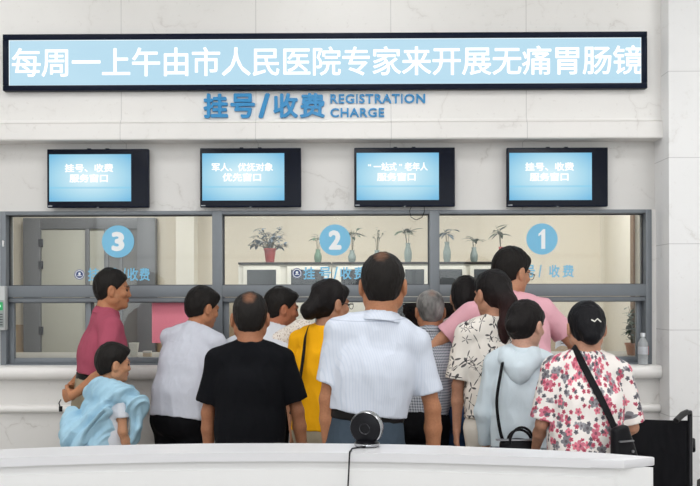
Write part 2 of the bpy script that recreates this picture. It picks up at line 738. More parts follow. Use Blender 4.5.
def torso(F, g, infl=0.0, w_low=None, hem=None, female=False, k=0.03, drape=0.0, seat=True, belly=0.0, yoff=0.0):
    H = g.H
    q = H / 1.7
    wf = g.wf
    if female:
        tab = [(0.50, .172, .118, -.008), (0.61, .135, .100, 0), (0.72, .140, .108, .004), (0.785, .145, .088, 0)]
    else:
        tab = [(0.50, .166, .115, -.008), (0.61, .148, .108 + belly, .005), (0.72, .160, .118, .004), (0.785, .160, .092, 0)]
    secs = []
    for zf, w, d, y in tab:
        if drape and zf < 0.75:
            w = w * (1 - drape) + drape * 0.182
            d = d * (1 - drape) + drape * 0.130
        secs.append([zf, w * q * wf + infl, d * q * (0.6 + 0.4 * wf) + infl, y])
    if hem is not None:
        if hem >= secs[0][0]:
            # interpolate to the hem height
            while len(secs) > 2 and secs[1][0] < hem:
                secs.pop(0)
            a, b = secs[0], secs[1]
            t = (hem - a[0]) / (b[0] - a[0])
            secs[0] = [a[i] + (b[i] - a[i]) * t for i in range(4)]
        else:
            a = secs[0]
            secs.insert(0, [hem, a[1] + 0.012, a[2] + 0.008, a[3]])
    P = [(g.T(0, s_[3] + yoff, s_[0]), s_[1], s_[2]) for s_ in secs]
    for i in range(len(P) - 1):
        (a, wa, da), (b, wb, db) = P[i], P[i + 1]
        r = g.r1 if i == 0 else g.r2
        F.econe(b, a, r, (wb, db), (wa, da), k=k, flat=(i == 0 and hem is not None), p=2.4)
    # shoulder girdle
    for sd in (-1, 1):
        n0 = g.T(sd * .03 * q, -.012 * q, .845)
        n1 = g.T(sd * .112 * q * wf, -.010 * q, .824)
        sh = g.arm[sd][0]
        F.cone(n0, n1, .050 * q + infl * .8, .046 * q + infl * .8, k=k)
        F.cone(n1, sh, .046 * q + infl * .8, .047 * q + infl * .7, k=k)
    if female:
        for sd in (-1, 1):
            F.ell(g.T(sd * .07 * q, .085 * q, .735), (.06 * q + infl, .05 * q + infl, .055 * q + infl), k=.03)


def bounds(pts, m):
    P = np.array(pts)
    return P.min(0) - m, P.max(0) + m


def hand(F, g, sd, curl=0.5, vs_k=0.004):
    sh, el, wr, hd = g.arm[sd]
    q = g.H / 1.7 * 0.98
    # palm normal: facing the body side
    inner = -g.R * sd
    pn = nrm(inner - hd * inner.dot(hd)) if abs(nrm(inner).dot(hd)) < 0.9 else nrm(g.Fw - hd * g.Fw.dot(hd))
    thumbside = np.cross(hd, pn) * (1 if np.dot(np.cross(hd, pn), g.Fw) > 0 else -1)
    if abs(np.dot(thumbside, g.Fw)) < 0.2:
        thumbside = np.cross(hd, pn) * (1 if np.dot(np.cross(hd, pn), g.U) > 0 else -1)
    pb = wr + hd * .012 * q
    pt = wr + hd * .085 * q
    F.econe(pb, pt, thumbside, (.028 * q, .018 * q), (.040 * q, .013 * q), k=.012)
    lens = [.068, .076, .070, .056]
    for i, L in enumerate(lens):
        o = (.030 - .0205 * i) * q
        base = wr + hd * (.084 - abs(i - 1.2) * .004) * q + thumbside * o
        d = nrm(hd + thumbside * (0.10 - .07 * i))
        p = base
        ang = 0.0
        for j, (fr, rr) in enumerate(((.45, .0088), (.30, .0080), (.25, .0070))):
            ang += curl * (0.5, 0.75, 0.55)[j]
            dd = nrm(d * math.cos(ang) + pn * math.sin(ang))
            p2 = p + dd * L * fr * q
            F.cone(p, p2, rr * q, (rr - .0008) * q, k=vs_k if j else .008)
            p = p2
    tb = wr + hd * .028 * q + thumbside * .026 * q
    t1 = tb + nrm(hd * .75 + thumbside * .65 + pn * .25) * .042 * q
    t2 = t1 + nrm(hd * .95 + thumbside * .22 + pn * (.2 + .4 * curl)) * .032 * q
    F.cone(tb, t1, .015 * q, .0105 * q, k=.012)
    F.cone(t1, t2, .0105 * q, .0085 * q, k=.004)


def body_mesh(g, sp, vs=0.0055):
    H = g.H
    q = H / 1.7
    pts = [g.top, V3(0, 0, 0), g.nb, g.T(-.2, .15, .75), g.T(.2, -.15, .75), g.T(.2, .15, .5), g.T(-.2, -.15, .5)]
    pts += [g.Hd(0, .14, 0), g.Hd(0, -.12, 0), g.Hd(.1, 0, 0), g.Hd(-.1, 0, 0)]
    for sd in (-1, 1):
        pts += [g.arm[sd][0], g.arm[sd][1], g.arm[sd][2] + g.arm[sd][3] * .2 * q]
        pts += [g.leg[sd][2] + g.Fw * .17 * q, g.leg[sd][2] - g.Fw * .06]
    lo, hi = bounds(pts, 0.055)
    lo[2] = -0.01
    F = Field(lo, hi, vs)
    torso(F, g, 0, female=sp.get('female'), belly=sp.get('belly', 0))
    af = sp.get('af', 0.9 if sp.get('female') else 1.0)
    for sd in (-1, 1):
        sh, el, wr, hd = g.arm[sd]
        mid = sh * .55 + el * .45
        fm = el * .65 + wr * .35
        F.cone(sh, mid, .047 * q * af, .043 * q * af, k=.02)
        F.cone(mid, el, .043 * q * af, .034 * q * af, k=.015)
        F.cone(el, fm, .035 * q * af, .037 * q * af, k=.015)
        F.cone(fm, wr, .037 * q * af, .024 * q * af, k=.012)
        hand(F, g, sd, sp.get('curl', 0.5))
        hp, kn, an = g.leg[sd]
        F.cone(hp, kn, .078 * q, .050 * q, k=.03)
        cf = kn * .7 + an * .3 - g.Fw * .015 * q
        F.cone(kn, cf, .050 * q, .052 * q, k=.02)
        F.cone(cf, an, .052 * q, .034 * q, k=.02)
        toe = an + g.Fw * .14 * q
        toe[2] = .025
        hl = an - g.Fw * .03 * q
        hl[2] = .03
        F.cone(hl, an + V3(0, 0, .0), .028 * q, .034 * q, k=.02)
        F.econe(an * [1, 1, .7], toe, g.R, (.036 * q, .03 * q), (.042 * q, .018 * q), k=.02)
    # neck and head
    nk = sp.get('neck', .052) * q ** .5
    F.econe(g.nb - g.u2 * .02, g.Hd(0, -.018, -.055), g.HR[:, 0], (nk * 1.12, nk * 1.1), (nk, nk * 1.05), k=.03)
    hs = g.hs
    e = lambda c, r, k=.02, sub=False: F.ell(g.Hd(*c), [x * hs for x in r], g.HR, k * hs, sub)
    e((0, -.012, .028), (.078, .090, .086))
    e((0, .026, -.030), (.062, .064, .080), .035)
    e((0, .040, -.078), (.040, .042, .030), .03)
    e((0, .074, -.092), (.020, .016, .015), .02)
    for sd in (-1, 1):
        e((sd * .062, .005, -.055), (.014, .030, .025), .03)      # jaw corner
        e((sd * .042, .066, -.022), (.020, .018, .016), .02)      # cheek
        F.cone(g.Hd(sd * .012, .089, .022), g.Hd(sd * .045, .074, .022), .009 * hs, .008 * hs, k=.012)   # brow
        e((sd * .033, .094, .002), (.014, .008, .008), .008, True)  # eye socket
        F.ell(g.Hd(sd * .086, -.008, -.008), [.011 * hs, .020 * hs, .034 * hs], g.HR, .008)              # ear
        e((sd * .096, -.002, -.006), (.006, .010, .018), .005, True)
        F.ell(g.Hd(sd * .080, .002, -.036), [.007 * hs, .009 * hs, .010 * hs], g.HR, .006)                 # lobe
        e((sd * .011, .090, -.031), (.008, .009, .007), .008)      # nostril wing
    F.cone(g.Hd(0, .084, .010), g.Hd(0, .099, -.026), .008 * hs, .010 * hs, k=.012)                          # nose
    e((0, .086, -.052), (.024, .013, .005), .006)
    e((0, .084, -.062), (.020, .013, .006), .006)
    skin = np.array(sp.get('skin', (.50, .255, .150))) * (np.array([.98, .90, .80]) if not sp.get('female') else .96)
    HRi = g.HR.T

    def col(V):
        c = np.tile(skin, (len(V), 1))
        n = vnoise(V[:, 0] * 14, V[:, 1] * 14, V[:, 2] * 14)
        c = c * (1 + .06 * n[:, None])
        h = (V - g.hc) @ g.HR / hs
        lip = (np.abs(h[:, 0]) < .024) & (h[:, 1] > .085) & (h[:, 2] < -.048) & (h[:, 2] > -.069)
        c[lip] = c[lip] * np.array([.85, .55, .6])
        ax = np.abs(h[:, 0])
        brow = (ax > .012) & (ax < .052) & (h[:, 1] > .06) & (np.abs(h[:, 2] - .026 + (ax - .03) ** 2 * 6) < .0055)
        c[brow] = c[brow] * .22
        # cropped hair on the scalp under the hair mesh
        return c
    ob = F.mesh('body', colfn=col)
    return ob


def eyes_part(g, parent):
    for sd in (-1, 1):
        m = MB()
        r = .0115 * g.hs
        bmesh.ops.create_uvsphere(m.bm, u_segments=12, v_segments=8, radius=r, matrix=Matrix.Translation(Vector(g.Hd(sd * .032, .076, .002))))
        m.build('eye', [plain('eye_dark', (.03, .018, .012, 1), .15)], parent, smooth=True)


def short_hair(g, sp, parent):
    """cropped hair. sp['hair']: colour; sp['bald']: None or (y, z, r_y, r_x) patch on the head in head space"""
    hs = g.hs
    lo, hi = bounds([g.Hd(x, y, z) for x in (-.1, .1) for y in (-.13, .12) for z in (-.12, .15)], 0.01)
    F = Field(lo, hi, .0042)
    th = sp.get('hairthick', .014)
    F.ell(g.Hd(0, -.016, .036), [(.079 + th * .7) * hs, (.091 + th * .8) * hs, (.084 + th) * hs], g.HR, .01)
    F.ell(g.Hd(0, -.040, -.018), [(.062 + th * .4) * hs, (.056 + th * .4) * hs, (.070) * hs], g.HR, .03)
    if sp.get('fringe'):
        F.ell(g.Hd(0, .045, .075), [.055 * hs, .045 * hs, .035 * hs], g.HR, .03)
    rec = sp.get('recede', 0.0)
    R = g.HR
    o = g.hc

    def P(X, Y, Z):
        X, Y, Z = X - o[0], Y - o[1], Z - o[2]
        return [(X * R[0, i] + Y * R[1, i] + Z * R[2, i]) / hs for i in range(3)]

    def keep(X, Y, Z):
        x, y, z = P(X, Y, Z)
        face = (y * .80 - z * .60) - (.018 - rec)
        face = np.minimum(face, .075 + 0 * z - z + y * 0.2)       # no cutting over the very top
        nape = (-.028 + .62 * y - z) * .85
        ear = .027 - np.sqrt(((y + .004) / 1.0) ** 2 + ((z + .014) / 1.3) ** 2)
        ear = np.minimum(ear, (np.abs(x) - .055) * 1.5)
        return np.maximum(np.maximum(face, nape), ear) * hs
    F.cutf(keep)

    def disp(V, N):
        h = (V - g.hc) @ g.HR
        n = vnoise(h[:, 0] * 60, h[:, 1] * 60 + 5, h[:, 2] * 22)
        n2 = vnoise(h[:, 0] * 22 + 3, h[:, 1] * 22, h[:, 2] * 14)
        n3 = vnoise(h[:, 0] * 130, h[:, 1] * 130 + 5, h[:, 2] * 60)
        return n * .0026 + n2 * .0042 * sp.get('mess', 1.0) + n3 * .0014
    hc = np.array(sp.get('hair', (.012, .010, .009)))
    skin = np.array(sp.get('skin', (.50, .255, .150)))
    bald = sp.get('bald')
    grey = sp.get('grey', 0.0)

    def col(V):
        h = (V - g.hc) @ g.HR / hs
        c = np.tile(hc, (len(V), 1))
        n = vnoise(h[:, 0] * 90, h[:, 1] * 90, h[:, 2] * 40)
        if grey:
            a = np.clip(grey + .5 * vnoise(h[:, 0] * 30, h[:, 1] * 30, h[:, 2] * 16) + .25 * n, 0, 1)[:, None]
            c = c * (1 - a) + np.array([.30, .29, .28]) * a
        if bald:
            cy, cz, rx, rz, amt = bald
            d = np.sqrt((h[:, 0] / rx) ** 2 + ((h[:, 2] - cz) / rz) ** 2 + ((h[:, 1] - cy) / .07) ** 2)
            a = (np.clip((1.12 - d + n * .15) * 1.6, 0, 1) * amt)[:, None]
            c = c * (1 - a) + skin * .72 * a
        return c
    me = F.mesh('hair', disp, col)
    return link('hair', me, attr_mat('hair_strands', .5, 60, .8, (4, 4, 1), .16), parent)


def long_hair(g, sp, parent):
    """pulled-back women's hair: cap plus bun / ponytail / waves given as cones in head space"""
    hs = g.hs
    ex = sp.get('hairbits', [])
    pts = [g.Hd(x, y, z) for x in (-.1, .1) for y in (-.13, .12) for z in (-.12, .15)]
    for b in ex:
        for p, r in ((b[0], b[2]), (b[1], b[3])):
            c = g.Hd(*p)
            pts += [c - r * 1.2, c + r * 1.2]
    lo, hi = bounds(pts, 0.012)
    F = Field(lo, hi, .0045)
    th = sp.get('hairthick', .014)
    F.ell(g.Hd(0, -.014, .034), [(.080 + th * .6) * hs, (.091 + th * .8) * hs, (.086 + th) * hs], g.HR, .01)
    F.ell(g.Hd(0, -.044, -.010), [(.066 + th * .4) * hs, (.060 + th * .4) * hs, (.074) * hs], g.HR, .03)
    F.ell(g.Hd(0, .050, .060), [.060 * hs, .040 * hs, .035 * hs], g.HR, .03)
    R, o = g.HR, g.hc

    def keep(X, Y, Z):
        X, Y, Z = X - o[0], Y - o[1], Z - o[2]
        x, y, z = [(X * R[0, i] + Y * R[1, i] + Z * R[2, i]) / hs for i in range(3)]
        face = (y * .84 - z * .55) - sp.get('hairline', .026)
        nape = (-.055 + .5 * y - z) * .85
        ear = .020 - np.sqrt(((y - .002) / 1.0) ** 2 + ((z + .022) / 1.4) ** 2)
        ear = np.minimum(ear, (np.abs(x) - .055) * 1.5) if not sp.get('earcover') else ear * 0 - 1
        return np.maximum(np.maximum(face, nape), ear) * hs
    F.cutf(keep)
    for b in ex:
        F.cone(g.Hd(*b[0]), g.Hd(*b[1]), b[2] * hs, b[3] * hs, k=.02)
    mess = sp.get('mess', 1.0)

    def disp(V, N):
        h = (V - g.hc) @ g.HR
        n = vnoise(h[:, 0] * 55, h[:, 1] * 55 + 5, h[:, 2] * 18)
        n2 = vnoise(h[:, 0] * 24 + 3, h[:, 1] * 24, h[:, 2] * 20)
        n3 = vnoise(h[:, 0] * 130, h[:, 1] * 130 + 5, h[:, 2] * 60)
        return n * .0026 + n2 * .0045 * mess + n3 * .0014
    hc = np.array(sp.get('hair', (.010, .008, .008)))
    tip = np.array(sp.get('hairtip', hc))

    def col(V):
        h = (V - g.hc) @ g.HR / hs
        a = np.clip(-(h[:, 2] - .02) / .12, 0, 1)[:, None]
        return hc * (1 - a) + tip * a
    me = F.mesh('hair', disp, col)
    return link('hair', me, attr_mat('hair_strands', .5, 60, .8, (4, 4, 1), .16), parent)


def fold_fn(g, amp, seed, fine=1.0):
    def disp(V, N):
        h = (V - g.pel)
        a = h @ g.R
        b = h @ g.Fw
        z = h[:, 2]
        s_ = seed * 3.7
        n1 = vnoise(a * 13 + s_ + z * 3, b * 13, z * 4 + s_)
        n2 = vnoise(a * 7 + z * 9 + s_, b * 8, z * 7 - a * 5)
        n3 = vnoise(a * 34 * fine + s_, b * 34 * fine, z * 16 * fine)
        r = 1 - np.abs(n1) * 2
        return amp * (.65 * r + .8 * n2 + .35 * n3) - amp * .2
    return disp


def garment_top(g, sp, parent, name, mat, infl=.016, hem=.56, sleeve=.62, drape=.35, cuff=1.25, amp=.005, seed=1, collar=True, collar_mat=None, sleeve_sides=(-1, 1), vs=.0055, neckcut=.862):
    H = g.H
    q = H / 1.7
    pts = [g.T(x, y, z) for x in (-.26 * q * g.wf, .26 * q * g.wf) for y in (-.19, .19) for z in (hem - .01, .88)]
    for sd in (-1, 1):
        pts += [g.arm[sd][0], g.arm[sd][1]]
        if sleeve > 1:
            pts.append(g.arm[sd][2])
    lo, hi = bounds(pts, .075 * q + .02)
    lo[2] = max(lo[2], 0.0)
    F = Field(lo, hi, vs)
    torso(F, g, infl, hem=hem, female=sp.get('female'), drape=drape, k=.035, belly=sp.get('belly', 0))
    af = sp.get('af', 0.9 if sp.get('female') else 1.0)
    for sd in (-1, 1):
        sh, el, wr, hd = g.arm[sd]
        if sleeve <= 1:
            e = sh + (el - sh) * sleeve
            F.cone(sh, e, (.050 * af) * q + infl * .9, (.045 * q * af + infl * .8) * cuff ** .5, k=.018, flat=True)
            F.cone(e + (e - sh) * .02, e - nrm(e - sh) * .02, (.040 * q * af + infl * .5) * cuff ** .5, .038 * q * af, k=.004, sub=True)
        else:
            F.cone(sh, el, (.050 * af) * q + infl * .9, .040 * q * af + infl, k=.018)
            e = el + (wr - el) * (sleeve - 1)
            F.cone(el, e, .040 * q * af + infl, (.030 * q * af + infl * .7) * cuff ** .5, k=.018, flat=True)
    # neck opening
    nk = sp.get('neck', .052) * q ** .5
    nd = nrm(g.Hd(0, -.018, -.055) - g.nb)
    nn = nrm(g.u2 * .8 + nd * .5 - g.f2 * .35)
    F.econe(g.nb - g.u2 * .035, g.nb + nd * .016, g.HR[:, 0], (nk * 1.15 + infl * .7, nk * 1.12 + infl * .7), (nk * 1.10 + infl * .35, nk * 1.12 + infl * .35), k=.02, flat=True)
    me = F.mesh(name, fold_fn(g, amp, seed))
    o = link(name, me, mat, parent)
    if collar:
        Fc = Field(g.nb - .11, g.nb + .13, .004)
        b0 = g.nb - nd * .006 + g.f2 * .006
        b1 = g.nb + nd * .040 + g.f2 * .006
        Fc.econe(b0, b1, g.r2, (nk * 1.34 + .012, nk * 1.26 + .014), (nk * 1.12 + .007, nk * 1.12 + .007), k=.003, flat=True, flata=True)
        Fc.econe(b0 - nd * .03, b1 + nd * .02, g.r2, (nk * 1.34 + .006, nk * 1.26 + .008), (nk * 1.12 + .001, nk * 1.12 + .001), k=.002, sub=True)
        # open at the throat
        Fc.cone(g.nb + g.f2 * .10 + nd * .03, g.nb + g.f2 * .075 - nd * .02, .045, .012, k=.003, sub=True)
        mc = Fc.mesh('collar')
        link('collar', mc, collar_mat or mat, o)
    return o


def trousers(g, sp, parent, mat, name='trousers', top=.60, length=.05, loose=.014, seed=5, short=None):
    H = g.H
    q = H / 1.7
    pts = [g.T(x, y, z) for x in (-.23, .23) for y in (-.17, .17) for z in (.45, top + .01)]
    for sd in (-1, 1):
        pts += [g.leg[sd][1], g.leg[sd][2] - V3(0, 0, .03)]
    lo, hi = bounds(pts, .08)
    lo[2] = max(0.0, lo[2])
    F = Field(lo, hi, .007)
    wf = g.wf
    fm = sp.get('female')
    i = loose
    wa = ((.142 if fm else .152) * q * wf + i * .6, ((.103 if fm else .110) + sp.get('belly', 0)) * q + i * .6)
    hp = ((.176 if fm else .168) * q * wf + i, .120 * q + i)
    F.econe(g.T(0, -.008, .50), g.T(0, .003, top), g.r1, hp, wa, k=.02, flat=True, p=2.3)
    for sd in (-1, 1):
        h_, kn, an = g.leg[sd]
        F.cone(h_ - g.U * .01, kn, .086 * q + i, .060 * q + i, k=.03)
        e = an.copy()
        e[2] = max(.03, e[2] * .8)
        if short:
            e = kn * 1.0
            continue
        F.cone(kn, e, .060 * q + i, .050 * q + i * 1.2, k=.02, flat=True)
    me = F.mesh(name, fold_fn(g, .004, seed))
    return link(name, me, mat, parent)


def shoes(g, parent, mat):
    q = g.H / 1.7
    for sd in (-1, 1):
        an = g.leg[sd][2]
        toe = an + g.Fw * .155 * q
        toe[2] = .032
        hl = an - g.Fw * .035 * q
        hl[2] = .04
        lo, hi = bounds([toe, hl, an], .09)
        lo[2] = -.005
        F = Field(lo, hi, .006)
        F.econe(hl, toe, g.R, (.042 * q, .04), (.05 * q, .03), k=.02)
        F.cone(hl + V3(0, 0, .01), an + V3(0, 0, .012), .042 * q, .046 * q, k=.03)
        F.cut(V3(0, 0, -1), -.002)
        me = F.mesh('shoe')
        link('shoe', me, mat, parent)


def belt(g, sp, parent, mat, zf=.598, infl=.012):
    q = g.H / 1.7
    w, d = (.152 * q * g.wf + infl, (.110 + sp.get('belly', 0)) * q + infl)
    a, b = g.T(0, .003, zf - .010), g.T(0, .003, zf + .012)
    lo, hi = bounds([a - .22, a + .22, b - .22, b + .22], .01)
    lo[2], hi[2] = min(a[2], b[2]) - .08, max(a[2], b[2]) + .08
    F = Field(lo, hi, .005)
    F.econe(a, b, g.r1, (w, d), (w, d), flat=True, flata=True, p=2.3, k=.002)
    return link('belt', F.mesh('belt'), mat, parent)


def glasses(g, parent, mat):
    m = MB()
    for sd in (-1, 1):
        ring = [g.Hd(sd * .034 + .021 * math.cos(a), .108 - .004 * abs(math.cos(a)), .000 + .016 * math.sin(a)) for a in [2 * PI * k / 16 for k in range(16)]]
        m.tube(ring, .0018, 6, closed=True)
        m.tube([g.Hd(sd * .055, .104, .004), g.Hd(sd * .078, .088, .006), g.Hd(sd * .086, .02, .006), g.Hd(sd * .085, -.008, -.004)], .0020, 6)
    m.tube([g.Hd(-.013, .110, .004), g.Hd(0, .113, .007), g.Hd(.013, .110, .004)], .0016, 6)
    return m.build('glasses', mat, parent, smooth=True)


def person(sp):
    """sp: pixel of the head's crown (px, py) and distance d from the lens; everything else is anatomy"""
    d = sp['d']
    Y = d + CAMP.y
    tgt = at(sp['px'], sp['py'], Y)
    sp['H'] = 1.65
    for _ in range(6):
        g = Fig(sp)
        sp['H'] *= 1 + (tgt.z - g.top[2]) / g.H
    g = Fig(sp)
    base = Vector((tgt.x - float(g.hc[0]), tgt.y - float(g.hc[1]), 0))
    root = empty('person', base, sp['label'], 'person', sp.get('group'))
    print('PERSON %-10s H=%.3f base=(%.2f,%.2f)' % (sp['id'], sp['H'], base.x, base.y))
    vs = sp.get('vs', .0055)
    b = link('body', body_mesh(g, sp, vs), attr_mat('skin', .55, 120, .15, None, .35, .12), root)
    if sp.get('face', True):
        eyes_part(g, b)
    (long_hair if sp.get('female') else short_hair)(g, sp, root)
    return g, root

# ------------------------------------------------------------------ the hall
STONE = marble('pale_marble', srgb(242, 240, 237), srgb(176, 168, 160), joint=0.881, off=(0.613, 0), rough=0.3, veinamt=.3)
STONE2 = marble('shaded_marble', srgb(226, 224, 221), srgb(150, 142, 132), joint=0.881, off=(0.613, 0), rough=0.3, veinamt=0.4)  # pale marble toned greyer, wall shade put into the colour
STONE3 = marble('pillar_marble', srgb(248, 248, 248), srgb(196, 190, 182), jz=0.548, off=(0, -0.174), rough=0.25, veinamt=0.35)
FLOORM = marble('floor_stone', srgb(158, 154, 149), srgb(150, 145, 138), joint=0.8, rough=0.15)
CEILM = plain('ceiling_white', srgb(235, 235, 233), .9)
WHITE = plain('white_paint', srgb(238, 238, 238), .5)
ALU = plain('grey_aluminium', srgb(122, 128, 134), .42, .1)
ALUD = plain('dark_aluminium', srgb(60, 63, 70), .5, .2)
BLACK = plain('black_plastic', (.006, .006, .009, 1), .35, spec=.2)
NAVY = plain('navy_bezel', (.004, .008, .024, 1), .4, spec=.12)

XR = 2.027
ZT = 4.4
XL = -6.0
XRR = 6.0
YB = -14.0


def S(name, x0, x1, y0, y1, z0, z1, mat, bev=0.0):
    return sbox(name, x0, x1, y0, y1, z0, z1, mat, None, bev, 'structure')


S('floor', XL, XRR, YB, 4.0, -0.1, 0.0, FLOORM)
S('ceiling', XL, XRR, YB, 0.0, ZT, ZT + .1, CEILM)
S('wall_left', XL - .1, XL, YB, 0.2, 0, ZT, WHITE)
S('wall_right', XRR, XRR + .1, YB, 0.2, 0, ZT, WHITE)
z_sill = Z_(365.5)
z_head = Z_(210.5)
z_mt = Z_(120.5, -.12)
z_mb = Z_(139.0, -.14)
S('wall_back', XL, XR, 0.0, 0.2, z_head, z_mb + .02, STONE2)                     # the strip the screens hang on
S('wall_fascia', XL, XR, -0.12, 0.2, z_mb, ZT, STONE)
o = MB()
o.prism([(-.12, z_mt + .008), (-.135, z_mt + .004), (-.137, z_mt - .010), (-.130, z_mt - .016), (-.150, z_mt - .020), (-.152, z_mb + .006), (-.147, z_mb - .002), (-.12, z_mb - .002)], 'x', XL, XR)
tag(o.build('trim_1', STONE, smooth=False), kind='structure')
# wall under the windows, ledge and lower band
S('wall_front', XL, XR, -0.07, 0.10, 0, z_sill - .03, STONE2)


def bull(name, zt, zb, y_out, y_in, mat, n=8):
    pts = [(y_in, zt)]
    h = (zt - zb) / 2
    for k in range(n + 1):
        a = PI / 2 + PI * k / n
        pts.append((y_out + h * .8 + math.cos(a) * h * .8, (zt + zb) / 2 + math.sin(a) * h))
    pts.append((y_in, zb))
    m = MB()
    m.prism(pts, 'x', XL, XR - .004)
    return tag(m.build(name, mat, smooth=True, angle=50), kind='structure')


z_st, z_sb = Z_(366, -.14), Z_(379.5, -.14)
bull('trim_2', z_st, z_sb, -.145, 0.12, STONE)
bull('trim_3', Z_(405, -.11), Z_(412.5, -.11), -.115, -.05, STONE)
S('baseboard_front', XL, XR, -0.085, -0.05, 0, .15, STONE)
S('wall_pillar', XR, XRR, -0.25, 0.2, 0, ZT, STONE3, 0.006)
# side pieces and shadow gap of the window bay
S('wall_jamb', XL, X_(1.5), -.02, 0.2, z_sill - .03, z_head, STONE)
S('wall_reveal', X_(650.5), XR, -.02, 0.2, z_sill - .03, z_head, STONE)

# ------------------------------------------------------------------ unseen glazing behind the camera, added for frontal fill
FR = plain('fill_window_frame', srgb(90, 92, 96), .4, .4)
gl = NT('clear_glass')
gl.t.nodes.remove(gl.b)
tr = gl.n('ShaderNodeBsdfTransparent')
tr.inputs[0].default_value = (.97, .985, .98, 1)
gs = gl.n('ShaderNodeBsdfGlossy')
gs.inputs['Roughness'].default_value = 0.03
fr = gl.n('ShaderNodeFresnel')
fr.inputs[0].default_value = 1.45
mx = gl.n('ShaderNodeMixShader')
gl.l(fr.outputs[0], mx.inputs[0])
gl.l(tr.outputs[0], mx.inputs[1])
gl.l(gs.outputs[0], mx.inputs[2])
gl.l(mx.outputs[0], gl.out.inputs[0])
GLASS = gl.m
e = empty('window_4', (0, YB, 0))
e['kind'] = 'structure'
m = MB()
for i in range(9):
    x = XL + i * 1.5
    m.box(x - .04, x + .04, -.05, .05, 0, ZT)
for z in (0.05, 2.4, ZT - .05):
    m.box(XL, XRR, -.05, .05, z - .05, z + .05)
m.build('frame', FR, e)
MB().box(XL, XRR, -.006, .006, 0.05, ZT).build('pane', GLASS, e)

# ------------------------------------------------------------------ service windows
jl = (2, 213, 429, 644)
jr = (8, 223, 439, 650)
YG = 0.03


def window(n, a0, a1, b0, b1, stile):
    """a0..a1 left frame member, b0..b1 right frame member (photo columns)"""
    e = empty('window_%d' % n, (0, 0, 0))
    e['kind'] = 'structure'
    xa0, xa1, xb0, xb1 = X_(a0), X_(a1), X_(b0), X_(b1)
    m = MB()
    zt, zu, zl, zb = Z_(210.8), Z_(214.6), Z_(358.5), z_sill
    tm0, tm1 = Z_(285), Z_(301.5)
    y0, y1 = -.035, .085
    m.box(xa0, xa1, y0, y1, zb, zt, .003)
    if n == 1:
        m.box(xb0, xb1, y0, y1, zb, zt, .003)
    m.box(xa1, xb0, y0, y1, zu, zt, .002)
    m.box(xa1, xb0, y0, y1, tm1 + 4.8 * U0, tm0, .003)
    m.box(xa1, xb0, y0 + .015, y1, tm1, tm1 + 4.4 * U0, .002)
    m.box(xa1, xb0, y0, y1, zb, zb + 2.4 * U0, .002)
    m.build('frame', ALU, e, smooth=True)
    MB().box(xa1, xb0, YG, YG + .006, tm0, zu).build('pane', GLASS, e)
    # thin black gasket round the fixed pane
    g = MB()
    t = .005
    for r in ((xa1, xa1 + t, tm0, zu), (xb0 - t, xb0, tm0, zu), (xa1, xb0, zu - t, zu), (xa1, xb0, tm0, tm0 + t)):
        g.box(r[0], r[1], YG - .012, YG + .015, r[2], r[3])
    g.build('gasket', ALUD, e)
    # two sliding sashes
    xs = X_(stile)
    for k, (x0, x1, yy) in enumerate(((xa1 + .001, xs + .014, .012), (xs - .014, xb0 - .001, .044))):
        s = MB()
        w = 5.2 * U0
        z0, z1 = zb + 2.4 * U0, tm1
        s.box(x0, x0 + w, yy, yy + .03, z0, z1, .002)
        s.box(x1 - w, x1, yy, yy + .03, z0, z1, .002)
        s.box(x0 + w, x1 - w, yy, yy + .03, z0, z0 + 5.5 * U0, .002)
        s.box(x0 + w, x1 - w, yy, yy + .03, z1 - .006, z1, .001)
        so = s.build('sash', ALU, e, smooth=True)
        MB().box(x0 + w, x1 - w, yy + .010, yy + .015, z0 + 5.5 * U0, z1 - .006).build('pane', GLASS, so)
        if k == 0 and n == 3:
            MB().box(X_(5), X_(6.5), -.048, -.035, Z_(246), Z_(240), .002).build('latch', WHITE, e)


window(3, jl[0], jr[0], jl[1], jr[1], 88)
window(2, jl[1], jr[1], jl[2], jr[2], 318)
window(1, jl[2], jr[2], jl[3], jr[3], 541)

# ------------------------------------------------------------------ office behind the glass
YO = 2.6
CREAM = plain('cream_wall', srgb(232, 222, 203), .8)
TAN = plain('tan_dado', srgb(192, 164, 130), .7)
z_dado = Z_(324, YO)
S('wall_office', XL, XRR, YO, YO + .1, 0, 3.0, CREAM)
S('trim_4', XL, XRR, YO - .012, YO, 0, z_dado, TAN)
S('ceiling_office', XL, XRR, 0.2, YO + .1, 2.9, 3.0, CEILM)
S('wall_office_left', XL, XL + .1, .2, YO, 0, 3.0, CREAM)
S('wall_office_right', 4.2, 4.3, .2, YO, 0, 3.0, CREAM)
DOORG = plain('door_grey', srgb(116, 117, 120), .5)
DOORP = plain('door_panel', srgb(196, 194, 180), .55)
DOORD = plain('door_dark', srgb(120, 118, 116), .3)
e = empty('door_1', (0, 0, 0))
e['kind'] = 'structure'
yd = YO - .10
m = MB()
xd = lambda p: X_(p, yd)
zd = lambda p: Z_(p, yd)
m.box(xd(23), xd(40), yd, YO, 0, zd(217), .004)
m.box(xd(137), xd(155), yd, YO, 0, zd(217), .004)
m.box(xd(40), xd(137), yd, YO, zd(228), zd(217), .004)
m.build('frame', DOORG, e, smooth=True)
m = MB().box(xd(40.5), xd(84.5), yd + .02, YO - .02, 0.01, zd(228.5), .004)
lf = m.build('leaf', DOORP, e, smooth=True)
h = MB()
for p in (242, 264, 330):
    h.box(xd(38.5), xd(42.5), yd - .006, yd + .02, zd(p + 4), zd(p - 4), .002)
h.build('hinge', ALUD, lf)
m = MB()
m.box(xd(85), xd(89), yd, YO, 0, zd(228), .003)
m.box(xd(104), xd(108), yd, YO, 0, zd(228), .003)
m.box(xd(119), xd(122), yd, YO, 0, zd(228), .003)
m.build('stile', DOORG, e, smooth=True)
